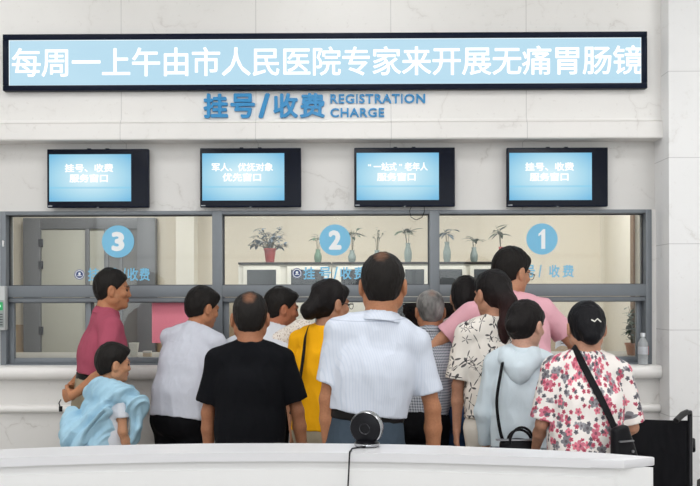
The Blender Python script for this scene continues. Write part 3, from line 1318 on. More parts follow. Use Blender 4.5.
MB().box(xd(89), xd(104), yd + .03, YO - .02, .01, zd(228)).build('reflection_strip', DOORP, e)  # bright reflection on the door, built as a lighter strip
MB().box(xd(108), xd(137), yd + .03, YO - .02, .01, zd(228)).build('dark_panel', DOORD, e)
# shallow pilaster right of the door, dark cabinet tops
S('wall_pilaster', X_(176, YO - .2), X_(194, YO - .2), YO - .2, YO, 0, 2.9, plain('light_cream', srgb(240, 234, 220), .8))
S('wall_partition', X_(635, 1.6), X_(652, 1.6), 1.6, YO, 0, 2.9, plain('light_cream', srgb(240, 234, 220), .8))
S('trim_5', X_(633.3, 1.58), X_(635.2, 1.58), 1.58, 1.66, 0, 2.9, plain('brown_trim', srgb(120, 96, 76), .6))

# wall cabinets with dark glass fronts
YC = 1.9
CABW = plain('cabinet_white', srgb(236, 232, 220), .4)
CABK = plain('cabinet_edge', srgb(52, 48, 46), .5)
DGL = plain('dark_glass', srgb(58, 60, 64), .12)
zc = Z_(262, YC)
cabs = [(238, 331, [(247, 276), (291, 324)], 'white office cabinet with dark glass fronts under the bushy red potted plant'),
        (332, 429.5, [(341, 366), (378, 398), (405, 424)], 'white office cabinet with dark glass fronts behind the middle service window'),
        (430.5, 500, [(439, 462), (474, 494)], 'white office cabinet with dark glass fronts and slim vases, behind the pink shirt man')]
for a, b, wins, lab in cabs:
    xa, xb = X_(a, YC), X_(b, YC)
    e = empty('office_cabinet', ((xa + xb) / 2, YC + .2, 0), lab, 'cabinet', 'office cabinets in a row behind the glass')
    ox, oy = (xa + xb) / 2, YC + .2
    MB().box(xa - ox, xb - ox, 0 - .18, .2, 0, zc - .02, .004).build('carcass', CABW, e, smooth=True)
    MB().box(xa - ox, xb - ox, -.2, .2, zc - .018, zc, .003).build('top_edge', CABK, e, smooth=True)
    for w0, w1 in wins:
        x0, x1 = X_(w0 - 4, YC) - ox, X_(w1 + 4, YC) - ox
        d_ = MB().box(x0, x1, -.20, -.181, .08, zc - .035, .004).build('door', CABW, e, smooth=True)
        MB().box(X_(w0, YC) - ox, X_(w1, YC) - ox, -.204, -.2005, Z_(285, YC), Z_(269.5, YC), .001).build('glass_panel', DGL, d_)
        MB().box(x1 - .02, x1 - .012, -.215, -.2005, .8, .95, .002).build('handle', ALUD, d_)

# plants on the cabinets
z_in = Z_(357.5, .2)
LEAFM = plain('leaf_green', srgb(84, 104, 84), .5, var=.3)
LEAFB = plain('leaf_bluish', srgb(128, 142, 152), .6, var=.25)
STEMM = plain('stem_brown', srgb(98, 92, 66), .7)
REDP = plain('red_pot', srgb(196, 84, 82), .4)
VASE = plain('pale_vase', srgb(150, 164, 160), .2)
VASEG = plain('green_vase', srgb(120, 150, 130), .15)
random.seed(11)
plants = [
    ('potted_plant', 270, 262, 248, 226, 19, 'bush', REDP, LEAFB, 'bushy grey green plant in a red pot on the office cabinet', 1.0),
    ('vase_plant', 318, 262, 249, 232, 6, 'twig', VASEG, LEAFM, 'small plant in a green vase beside the number two disc', .9),
    ('vase_plant', 352, 262, 250, 221, 9, 'twig', VASE, LEAFM, 'tall leafy sprig in a vase, emerging from behind the number two disc', 1.3),
    ('vase_plant', 377, 262, 250, 228, 8, 'curl', VASE, LEAFM, 'fine curly sprig in a vase above the head of the white shirt man', .9),
    ('vase_plant', 408, 262, 243, 222, 12, 'twig', VASE, LEAFM, 'wide leafed sprig in a large glass vase under the hanging cable', 1.5),
    ('vase_plant', 447, 261, 241, 228, 8, 'twig', VASE, LEAFB, 'bluish leafed sprig in a tall vase on the cabinet', 1.2),
    ('vase_plant', 474, 261, 246, 234, 6, 'twig', VASE, LEAFM, 'short sprig in a squat glass vase, between two taller vases', 1.1),
    ('vase_plant', 501, 261, 246, 217, 10, 'twig', REDP, LEAFM, 'tall leafy sprig in a small red vase near the pink shirt man', 1.3),
    ('potted_plant', 633, 356, 344, 305, 7, 'bush', plain('clay_pot', srgb(190, 140, 115), .6), LEAFM, 'slim green climbing plant in a clay pot behind the water bottle', .8)]
for nm, px, pyb, pyv, pyt, wpx, kind, pm, lm, lab, lw in plants:
    YP = (1.96 if px != 474 else 2.06) if pyb < 300 else .38
    c = at(px, pyb, YP)
    zb = zc if pyb < 300 else z_in
    e = empty(nm, (c.x, YP, zb), lab, 'plant')
    W_ = 1
    hv = Z_(pyv, YP) - Z_(pyb, YP)
    ht = Z_(pyt, YP) - Z_(pyb, YP)
    W = wpx * (YP + D0) / FPX
    r = .052 if kind == 'bush' else .032
    if kind == 'bush':
        prof = [(r * .7, 0), (r * .75, .004), (r, hv * .85), (r * 1.1, hv * .87), (r * 1.1, hv), (r * .9, hv), (r * .85, hv * .8)]
    else:
        prof = [(r * .8, 0), (r * 1.05, hv * .2), (r * 1.1, hv * .5), (r * .6, hv * .85), (r * .7, hv), (r * .55, hv)]
    MB().lathe(prof, 20).build('pot' if kind == 'bush' else 'vase', pm, e, smooth=True)
    st, lv = MB(), MB()
    nb = {'bush': 26, 'twig': 3, 'curl': 5}[kind]
    for i in range(nb):
        a = random.uniform(0, 2 * PI)
        if kind == 'bush':
            el = random.uniform(.1, 1.0)
            tip = Vector((math.cos(a) * W * (1.1 - el * .5), math.sin(a) * W * .6, hv + (ht - hv) * el))
        else:
            tip = Vector((random.uniform(-1, 1) * W * .8, random.uniform(-.03, .03), hv + (ht - hv) * random.uniform(.6, 1.0)))
        mid = Vector((tip.x * .35, tip.y * .35, hv + (tip.z - hv) * .6))
        p0 = Vector((0, 0, hv * .4))
        st.tube([p0, mid, tip], [.0028, .0022, .0012], 5)
        for k in range(5 if kind == 'bush' else (7 if kind == 'curl' else 4)):
            t = .45 + .55 * (k + .5) / 5
            p = mid.lerp(tip, max(0, (t - .45) / .55))
            b = random.uniform(0, 2 * PI)
            L = (.075 if kind == 'bush' else (.03 if kind == 'curl' else .085)) * lw * random.uniform(.7, 1.1)
            lv.leaf(p, (math.cos(b), math.sin(b) * .5, random.uniform(-.2, .6)), L, L * (.22 if kind != 'curl' else .3), random.uniform(.1, .6))
    st.build('stems', STEMM, e)
    lv.build('leaves', lm, e, smooth=True)

# inner desk under the glass, with a few things on it
e = empty('service_desk', (0, .45, 0), 'pale office desk running along inside the service windows', 'desk')
MB().box(-3.4, 3.0, -.19, .35, z_in - .03, z_in, .004).build('desk_top', plain('desk_top', srgb(170, 166, 158), .4), e, smooth=True)
MB().box(-3.4, 3.0, -.19, -.16, 0, z_in - .03).build('front_panel', WHITE, e)
c = at(134, 357.5, .33)
e = empty('paper_cup', (c.x, .33, z_in), 'white paper cup on the desk behind the maroon shirt man', 'cup')
MB().lathe([(.024, 0), (.035, .092), (.037, .096), (.035, .098), (.033, .094), (.023, .006)], 20).build('cup_body', plain('cup_white', srgb(230, 228, 220), .6), e, smooth=True)
c = at(147, 357.5, .33)
e = empty('card_box', (c.x, .34, z_in), 'small cream card box beside the white paper cup', 'box')
MB().box(-.028, .028, -.02, .02, 0, .038, .002).build('box_body', plain('card_cream', srgb(222, 205, 184), .7), e, smooth=True)
MB().box(-.0285, .0285, -.0205, .0205, .024, .039, .002).build('lid', plain('card_white', srgb(225, 220, 214), .7), e, smooth=True)
for px, lab in ((394, 'dark screen showing behind the balding white shirt man'), (462, 'dark screen behind the woman with black hair at the glass')):
    c = at(px, 306, .45)
    e = empty('office_monitor', (c.x, .45, z_in), lab, 'monitor', 'monitors on the office desk')
    MB().lathe([(.08, 0), (.08, .01), (.02, .014), (.016, .1), (.0, .1)], 20).build('stand', BLACK, e, smooth=True)
    MB().box(-.2, .2, -.015, .015, .09, Z_(300, .45) - z_in - .02, .006).build('casing', BLACK, e, smooth=True)

# pink notice on the glass
x0, x1 = X_(150, 0), X_(190, 0)
pn = NT('pink_paper')
n_ = pn.noise(140, 3, pn.mapped((1, 1, 3)))
pn.l(pn.mix(pn.ramp(n_, [(.50, (0, 0, 0, 1)), (.64, (.5, .5, .5, 1))]), srgb(252, 150, 168), srgb(206, 92, 116)), pn.b.inputs['Base Color'])
pn.b.inputs['Roughness'].default_value = .8
zp0, zp1 = Z_(343), Z_(302)
e = MB().box(x0, x1, -.0005, .0005, zp0, zp1).build('notice_sheet', pn.m, None, loc=(0, .05, 0))
tag(e, 'pink printed notice stuck on the lower glass above the paper cup', 'notice')

# ------------------------------------------------------------------ stickers and lettering on the glass
SKY = plain('sticker_blue', srgb(126, 197, 232), .5, var=.02)
STW = plain('sticker_white', srgb(246, 249, 250), .5, var=.01)
EMB = plain('emblem_navy', srgb(34, 62, 122), .5, var=.02)
YS = YG - .004


def disc(cx, cz, r, y0, y1, mat, name, parent, n=40, r_in=0):
    m = MB()
    if r_in:
        m.lathe([(r_in, 0), (r, 0), (r, y1 - y0), (r_in, y1 - y0), (r_in, 0)], n, Matrix.Translation((cx, y1, cz)) @ Matrix.Rotation(PI / 2, 4, 'X'), caps=False)
    else:
        m.lathe([(r, 0), (r, y1 - y0)], n, Matrix.Translation((cx, y1, cz)) @ Matrix.Rotation(PI / 2, 4, 'X'))
    return m.build(name, mat, parent, smooth=True)


for num, px, py, r_px in (('3', 118, 241.5, 16.2), ('2', 335, 240, 15.6), ('1', 542, 239, 15.6)):
    c = at(px, py, YS)
    u = (YS + D0) / FPX
    e = empty('number_disc', (c.x, YS, c.z), 'round sky blue disc with white numeral %s on the glass' % num, 'sticker', 'number discs on the service windows')
    disc(0, 0, r_px * u, -.001, 0, SKY, 'disc', e)
    w = (13 if num != '1' else 6.5) * u
    hh = 19.5 * u
    if num == '1':
        MB().prism([(-2.2 * u, 6.2 * u), (1.0 * u, 9.8 * u), (3.2 * u, 9.8 * u), (3.2 * u, -9.8 * u), (-.8 * u, -9.8 * u), (-.8 * u, 4.6 * u), (-3.6 * u, 2.6 * u), (-3.6 * u, 5.2 * u)], 'y', -.0022, -.001).build('numeral', STW, e)
        continue
    text(num, 'numeral', -w / 2 - (.5 * u if num == '1' else 0), -hh / 2, -.001, w, hh, .0012, STW, e, bold=.05 if num != '1' else .025, box='fit')
# line of lettering
for k, (pxs, py0, py1, emb, lab) in enumerate(((((88, 99.5), (105, 118), (123, 126), (127.5, 138.5), (139.5, 150)), 268, 281, 79.5, 'blue lettering with round emblem under the number three disc'),
                                          (((303.5, 315), (319, 331), (333.5, 338), (340, 351.5), (354, 366)), 267, 279.5, 297, 'blue lettering with round emblem under the number two disc'),
                                          (((510, 521), (524, 535), (538.5, 541.5), (549, 559.5), (562.5, 573.5)), 265, 277.5, None, 'faint blue lettering under the number one disc, beside the glasses'))):
    u = (YS + D0) / FPX
    c = at(pxs[0][0], (py0 + py1) / 2, YS)
    e = empty('glass_lettering', (c.x, YS, c.z), lab, 'lettering', 'lettering lines on the service windows')
    for ch, (a, b) in zip('挂号/收费', pxs):
        text(ch, 'character', (a - pxs[0][0]) * u, -(py1 - py0) * u / 2, 0, (b - a) * u, (py1 - py0) * u, .0012, SKY, e, bold=.022, box='fit')
    if emb:
        ex = (emb - pxs[0][0]) * u
        r = 5.2 * u
        em = disc(ex, 0, r, -.0008, 0, STW, 'emblem', e)
        disc(ex, 0, r * .98, -.0012, -.0004, EMB, 'outer_ring', em, r_in=r * .84)
        disc(ex, 0, r * .68, -.0014, -.0004, EMB, 'emblem_centre', em)
        MB().box(ex - r * .42, ex + r * .42, -.0018, -.001, -r * .30, -r * .14).build('emblem_line', STW, em)
        MB().lathe([(r * .26, 0), (r * .26, .0008)], 16, Matrix.Translation((ex, -.0012, r * .16)) @ Matrix.Rotation(PI / 2, 4, 'X')).build('emblem_figure', STW, em)

# ------------------------------------------------------------------ LED banner
YLB = -.17
x0, x1 = X_(2.5, YLB, 60), X_(647.5, YLB, 60)
z1, z0 = Z_(32.6, YLB), Z_(89.3, YLB)
e = empty('ticker_display', ((x0 + x1) / 2, YLB, z0), 'long light blue display with white characters in a dark frame across the wall', 'display')
ox, oy, oz = (x0 + x1) / 2, YLB, z0
W, Hh = (x1 - x0) / 2, z1 - z0
m = MB()
t = 5.4 * (D0 + YLB) / FPX
m.box(-W, W, .0, .045, 0, t, .004)
m.box(-W, W, .0, .045, Hh - t, Hh, .004)
m.box(-W, -W + t, .0, .045, t, Hh - t, .004)
m.box(W - t, W, .0, .045, t, Hh - t, .004)
m.box(-W + .01, W - .01, .03, .042, .01, Hh - .01)
m.build('frame', NAVY, e, smooth=True)
LED = NT('led_field')
LED.b.inputs['Base Color'].default_value = (0, 0, 0, 1)
ln = LED.noise(1.5, 2, LED.obj())
LED.l(LED.mix(ln, srgb(168, 206, 226), srgb(182, 216, 232)), LED.b.inputs['Emission Color'])
LED.b.inputs['Emission Strength'].default_value = 1.0
MB().box(-W + t, W - t, .018, .03, t, Hh - t).build('screen', LED.m, e)
LEDE = emit('led_edge', srgb(235, 248, 255), 1.0)
m = MB()
b = .004
for r in ((-W + t, W - t, t, t + b), (-W + t, W - t, Hh - t - b, Hh - t), (-W + t, -W + t + b, t, Hh - t), (W - t - b, W - t, t, Hh - t)):
    m.box(r[0], r[1], .016, .0182, r[2], r[3])
m.build('screen_edge', LEDE, e)
LEDT = emit('led_text', (1, 1, 1, 1), 1.15)
s = '每周一上午由市人民医院专家来开展无痛胃肠镜'
u = (YLB + .018 + D0) / FPX
xs0, xs1 = X_(11, YLB + .018, 60) - ox, X_(642.5, YLB + .018, 60) - ox
pit = (xs1 - xs0) / len(s)
hz = 30.5 * u
zc_ = Hh / 2 + .004
for i, ch in enumerate(s):
    text(ch, 'character', xs0 + i * pit, zc_ - hz * .5, .018, pit * 1.02, hz, .002, LEDT, e, bold=.011)
# brackets
for bx in (-1.2, 1.2):
    MB().box(bx - .03, bx + .03, .044, .0495, .05, Hh - .05).build('bracket', BLACK, e)

# ------------------------------------------------------------------ raised blue letters
BLUE = plain('sign_blue', srgb(30, 140, 200), .35, var=.02)
YF = -.12
c = at(205, 119, YF)
e = empty('wall_sign', (c.x, YF, c.z), 'raised blue registration and charge lettering on the marble under the long display', 'sign')
u = (YF - .02 + D0) / FPX
for ch, a, b in zip('挂号/收费', (204, 231, 259, 274, 300.5), (228.5, 255.5, 270.5, 298.5, 325.5)):
    text(ch, 'character', (a - 205) * u, .3 * u, -.0, (b - a) * u, 24.6 * u, .022, BLUE, e, bold=.03, box='fit')


def latin(word, a, b, py0, py1):
    me = glyph_mesh(word, .0, 1)
    # letters one by one, spaced by measured advances
    adv = []
    for i in range(len(word)):
        g0 = glyph_mesh(word[:i + 1], .0, 1)
        xs = [v.co.x for v in g0.vertices]
        g1 = glyph_mesh(word[i], .0, 1)
        xl = [v.co.x for v in g1.vertices]
        adv.append((max(xs) - (max(xl) - min(xl)), max(xs)))
    tot0, tot1 = adv[0][0], adv[-1][1]
    sc_ = (b - a) / (tot1 - tot0)
    for ch, (l, r) in zip(word, adv):
        text(ch, 'letter', (a + (l - tot0) * sc_ - 205) * u, (119 - py1) * u, 0, (r - l) * sc_ * u, (py1 - py0) * u, .014, BLUE, e, bold=.022, box='fit')


latin('REGISTRATION', 331, 426, 95.0, 104.3)
latin('CHARGE', 331, 385, 109, 118)

# ------------------------------------------------------------------ wall screens
scr = NT('screen_picture')
tc = scr.n('ShaderNodeTexCoord')
gr = scr.n('ShaderNodeSeparateXYZ')
scr.l(tc.outputs['Generated'], gr.inputs[0])
dx = scr.math('ABSOLUTE', scr.math('SUBTRACT', gr.outputs[0], .5))
dz = scr.math('ABSOLUTE', scr.math('SUBTRACT', gr.outputs[2], .5))
rr = scr.math('SQRT', scr.math('ADD', scr.math('MULTIPLY', dx, dx), scr.math('MULTIPLY', dz, dz)))
low = scr.math('LESS_THAN', scr.math('ABSOLUTE', scr.math('SUBTRACT', gr.outputs[2], .29)), .02)
bc = scr.ramp(rr, [(.08, srgb(206, 232, 240)), (.42, srgb(158, 206, 226)), (.68, srgb(104, 176, 214))])
scr.l(scr.mix(scr.math('MULTIPLY', low, .5), bc, srgb(120, 196, 226)), scr.b.inputs['Emission Color'])
scr.b.inputs['Emission Strength'].default_value = 1.0
scr.b.inputs['Base Color'].default_value = (0, 0, 0, 1)
SCR = scr.m
TXT = emit('screen_text', (1, 1, 1, 1), 1.05)
YT = -.075
tvs = [(47, 148.5, 149, 207.5, '挂号、收费', '服务窗口', 'wall screen above the number three window, black strip down one side'),
       (200, 301, 148, 207, '军人、优抚对象', '优先窗口', 'wall screen below the first raised blue characters, with seven characters in its top line'),
       (354.3, 455, 147.5, 206.5, '“一站式”老年人', '服务窗口', 'wall screen with quotation marks in its text, the thin cable hanging under it'),
       (507, 608, 147.5, 206.5, '挂号、收费', '服务窗口', 'wall screen above the number one window, next to the marble pillar')]
for a, b, t0, t1, l1, l2, lab in tvs:
    x0, x1, z1, z0 = X_(a, YT, 178), X_(b, YT, 178), at((a + b) / 2, t0, YT).z, at((a + b) / 2, t1, YT).z
    e = empty('wall_monitor', ((x0 + x1) / 2, YT, z0), lab, 'monitor', 'monitors mounted above the service windows')
    ox = (x0 + x1) / 2
    w, h = (x1 - x0) / 2, z1 - z0
    u = (YT + D0) / FPX
    MB().box(-w, w, 0, .035, 0, h, .004).build('housing', NAVY, e, smooth=True)
    MB().box(-w + .005, w - .005, -.0012, .001, .008, h - .006).build('front_glass', plain('tv_glass', (.003, .005, .014, 1), .12, spec=.15), e)
    sx0, sx1 = -w + 2.3 * u, -w + 84.5 * u
    sz0, sz1 = h - 52.5 * u, h - 5.3 * u
    so = MB().box(sx0, sx1, -.0025, -.0012, sz0, sz1).build('screen', SCR, e)
    n1 = len(l1)
    cw = min(9.6, 62 / n1) * u if n1 > 6 else 9.8 * u
    cxm = (sx0 + sx1) / 2 - (1.0 * u)
    for line, zz, cc in ((l1, h - 23.4 * u, cw), (l2, h - 33.6 * u, 9.9 * u)):
        xx = cxm - cc * len(line) / 2
        for i, ch in enumerate(line):
            if ch in '“”':
                text(ch, 'character', xx + i * cc + cc * .3, zz + cc * .6, -.0026, cc * .4, cc * .3, .0006, TXT, so, bold=.03, box='fit')
            else:
                text(ch, 'character', xx + i * cc, zz, -.0026, cc, 8.6 * u, .0006, TXT, so, bold=.03)
    MB().box(-w + .006, -w + .035, -.0022, -.001, .007, .013).build('maker_strip', plain('silver_print', srgb(170, 175, 180), .4), e)
    MB().box(-.006, .006, -.006, .0, -.004, .002, .001).build('status_light', plain('silver_print', srgb(170, 175, 180), .4), e)
    for hx in (-.02, .02):
        MB().box(hx * 3 - .012, hx * 3 + .012, .006, .03, h, h + .006, .002).build('mount_hook', BLACK, e)
    MB().box(-.1, .1, .035, .0745, .08, h - .08, .003).build('wall_bracket', BLACK, e)

# thin cable hanging under the third screen
c = at(416, 206, -.045)
pts = [at(412, 205, -.045), at(409.5, 211, -.05), at(411, 217, -.05), at(416, 220, -.05), at(422, 217.5, -.05), at(424.5, 211, -.05), at(424, 206, -.045)]
sm = []
for i in range(len(pts) - 1):
    for t in (0, .33, .66):
        sm.append(pts[i].lerp(pts[i + 1], t))
sm.append(pts[-1])
m = MB()
m.tube([p - Vector((c.x, 0, c.z)) for p in sm], .0022, 6)
o = m.build('loose_cable', BLACK, None, True, loc=(c.x, 0, c.z))
tag(o, 'thin black cable looping down over the top of the middle window', 'cable')

# ticket / intercom unit at the left edge
c = at(3, 330, -.04)
u = (D0 - .04) / FPX
e = empty('display_unit', (c.x, -.04, c.z), 'narrow grey wall unit with a green screen at the number three window', 'device')
MB().box(-9 * u, 5 * u, -.05, .004, 0, 44 * u, .008).build('casing', plain('device_grey', srgb(196, 200, 200), .4), e, smooth=True)
MB().box(-8 * u, 4 * u, -.054, -.05, 3 * u, 30 * u, .002).build('face_plate', plain('device_face', srgb(150, 158, 156), .4), e, smooth=True)
sg = MB().box(-7 * u, 3.2 * u, -.056, -.054, 20 * u, 28 * u).build('screen', emit('green_screen', srgb(20, 160, 90), .9), e)
MB().box(-3 * u, 1.5 * u, -.0566, -.056, 23 * u, 25.4 * u).build('screen_line', emit('green_text', srgb(190, 250, 215), .9), sg)
for k in range(5):
    MB().box(-7 * u, 3 * u, -.0545, -.0541, (5 + k * 2.6) * u, (6 + k * 2.6) * u).build('slot', ALUD, e)

# water bottle on the ledge
c = at(643, 364, -.09)
e = empty('water_bottle', (c.x, -.09, z_st), 'clear plastic water bottle standing on the marble ledge', 'bottle')
bt = NT('bottle_plastic')
bt.b.inputs['Base Color'].default_value = (.86, .9, .92, 1)
bt.b.inputs['Roughness'].default_value = .12
bt.b.inputs['Transmission Weight'].default_value = .55
bt.b.inputs['Alpha'].default_value = .75
u = (D0 - .07) / FPX
prof = [(.0, .0), (.027, .0), (.032, .006), (.0315, .035), (.030, .04), (.032, .046), (.032, .132), (.030, .145), (.014, .176), (.013, .190), (.0, .190)]
MB().lathe(prof, 24, caps=False).build('bottle_body', bt.m, e, smooth=True)
MB().lathe([(.0325, .070), (.033, .072), (.033, .118), (.0325, .12)], 24, caps=False).build('label_band', plain('bottle_band', srgb(205, 208, 214), .4, var=.3, scale=90), e, smooth=True)
MB().lathe([(.0155, .184), (.0155, .206), (.014, .209), (.0, .209)], 20, caps=False).build('cap', plain('cap_white', srgb(225, 228, 232), .4), e, smooth=True)
MB().box(.026, .0335, -.012, .012, .066, .122, .002).build('red_mark', plain('red_print', srgb(190, 60, 60), .5), e)

# ------------------------------------------------------------------ curved white counter
HC = 1.10


def atz(px, py, z):
    r = ray(px, py)
    t = (z - CAMP.z) / r.z
    return CAMP + r * t


back = [(-150, 459), (-40, 451.5), (0, 449.3), (50, 447.2), (100, 445.5), (150, 444.3), (200, 443.5), (250, 443.2), (300, 443.2), (350, 443.6), (400, 444.4), (450, 445.8), (525, 448.8), (600, 452.8), (655, 456.8)]
front = [(-150, 467), (-40, 460.2), (0, 458.2), (50, 456.4), (100, 455.0), (150, 453.9), (200, 453.1), (250, 452.8), (300, 452.7), (350, 452.9), (400, 453.6), (450, 454.7), (525, 456.9), (590, 459.0), (624, 460.2)]
B = [atz(a, b, HC) for a, b in back]
Fr = [atz(a, b, HC) for a, b in front]
cx = Vector((0, B[7].y, 0))
e = empty('reception_counter', cx, 'long curved white counter across the front', 'counter')
P2 = lambda L, dy=0, dx=0: [(p.x - cx.x + dx, p.y - cx.y + dy) for p in L]
slab = P2(Fr) + P2(B)[::-1]
CW = plain('counter_white', srgb(208, 208, 211), .3, var=.015)
MB().prism(slab, 'z', HC - .022, HC, .003).build('counter_top', CW, e, smooth=True)
CW2 = plain('counter_panel', srgb(219, 219, 219), .4, var=.015)
fb = P2(Fr, .012)
fb[-1] = (fb[-1][0] - .006, fb[-1][1])
bb = P2(B, -.03)
bb[-1] = (bb[-1][0] - .012, bb[-1][1] + .01)
MB().prism(fb + bb[::-1], 'z', 0, HC - .022).build('base', CW2, e)
fp = P2(Fr[:-1], .012) + [((Fr[-1].x) - .02, Fr[-1].y - cx.y + .012)]
fp2 = [(x, y - .005) for x, y in fp]
MB().prism(fp2 + fp[::-1], 'z', .1, HC - .045).build('front_panel', CW2, e)

# ------------------------------------------------------------------ round webcam on the counter
c = atz(367, 446.2, HC)
d_ = c.y - CAMP.y
u = d_ / FPX
e = empty('desk_camera', (c.x, c.y, HC), 'round black desk camera with a silver rim on the white counter', 'camera')
DK = plain('camera_black', (.006, .006, .008, 1), .3, spec=.2)
CHR = plain('chrome_rim', (.45, .46, .48, 1), .22, .9)
MB().lathe([(.030, 0), (.033, .003), (.033, .010), (.027, .015), (.010, .018), (.0, .018)], 32, caps=True).build('base', DK, e, smooth=True)
MB().lathe([(.0335, .003), (.0342, .005), (.0342, .008), (.0335, .0095)], 32, caps=False).build('base_ring', CHR, e, smooth=True)
MB().tube([(0, 0, .012), (0, 0, .028)], .008, 12).build('stem', DK, e, smooth=True)
M = Matrix.Translation((-.001, .0, 16.5 * u + .012 - .006)) @ Matrix.Rotation(math.radians(-20), 4, 'Z') @ Matrix.Rotation(math.radians(4), 4, 'X') @ Matrix.Rotation(PI / 2, 4, 'X')
R_ = 16.6 * u
MB().lathe([(.0, .016), (R_ * .80, .016), (R_ * .90, .014), (R_ * .95, .006), (R_ * .95, -.012), (R_ * .85, -.018), (0, -.018)], 40, M, caps=False).build('body', DK, e, smooth=True)
MB().lathe([(R_ * .955, .011), (R_ * 1.0, .008), (R_ * 1.0, -.010), (R_ * .955, -.013)], 40, M, caps=False).build('rim', CHR, e, smooth=True)
MB().lathe([(R_ * .30, .0165), (R_ * .34, .0175), (R_ * .34, .0165)], 24, M, caps=False).build('lens_ring', plain('lens_ring', (.02, .02, .025, 1), .2), e, smooth=True)
# its lead
c0 = atz(357, 447.5, HC)
ed = atz(349.8, 453.3, HC)
pts = [Vector((c.x - .004, c.y - .034, HC + .006)), Vector((c0.x, c0.y - .02, HC + .003)), Vector((ed.x + .006, ed.y + .05, HC + .003)), Vector((ed.x, ed.y + .003, HC + .003)), Vector((ed.x - .001, ed.y - .006, HC - .008)),
       Vector((ed.x - .003, ed.y - .008, HC - .05)), Vector((ed.x - .007, ed.y - .006, HC - .12)), Vector((ed.x - .006, ed.y - .005, HC - .3))]
m = MB()
m.tube(pts, .0021, 8)
tag(m.build('camera_lead', BLACK, None, True), 'thin black lead hanging from the round desk camera down the white counter', 'cable')

# ------------------------------------------------------------------ wheelchair
pc = at(690, 421, -1.5)
rz = math.radians(-22)
W2 = .215
# origin at the floor below the middle of the back
Rz = Matrix.Rotation(rz, 3, 'Z')
off = Rz @ Vector((W2, 0, 0))
base = Vector((pc.x - off.x, pc.y - off.y, 0))
e = empty('wheelchair', base, 'folding black wheelchair behind the floral blouse woman, next to the pillar', 'wheelchair', rz=rz)
ZB = at(690, 421, -1.5).z
BLKF = cloth('black_upholstery', (.008, .008, .010, 1), .7)
STL = plain('chair_frame', (.02, .02, .024, 1), .3, .5)
m = MB()
N = 14
prev = None
for i in range(N + 1):
    x = -W2 + 2 * W2 * i / N
    s_ = math.cos((i / N - .5) * PI)
    yb = .028 * s_
    zt = ZB - .010 * s_
    ring = [m.bm.verts.new((x, yb + .012, .50)), m.bm.verts.new((x, yb + .012, zt)), m.bm.verts.new((x, yb - .004, zt + .003)), m.bm.verts.new((x, yb - .010, zt - .01)), m.bm.verts.new((x, yb - .010, .50))]
    if prev:
        for k in range(5):
            m.bm.faces.new((prev[k], prev[(k + 1) % 5], ring[(k + 1) % 5], ring[k]))
    else:
        m.bm.faces.new(ring)
    prev = ring
m.bm.faces.new(prev[::-1])
m.build('backrest', BLKF, e, smooth=True)
MB().box(-W2 + .01, W2 - .01, .02, .42, .47, .51, .012).build('seat', BLKF, e, smooth=True)
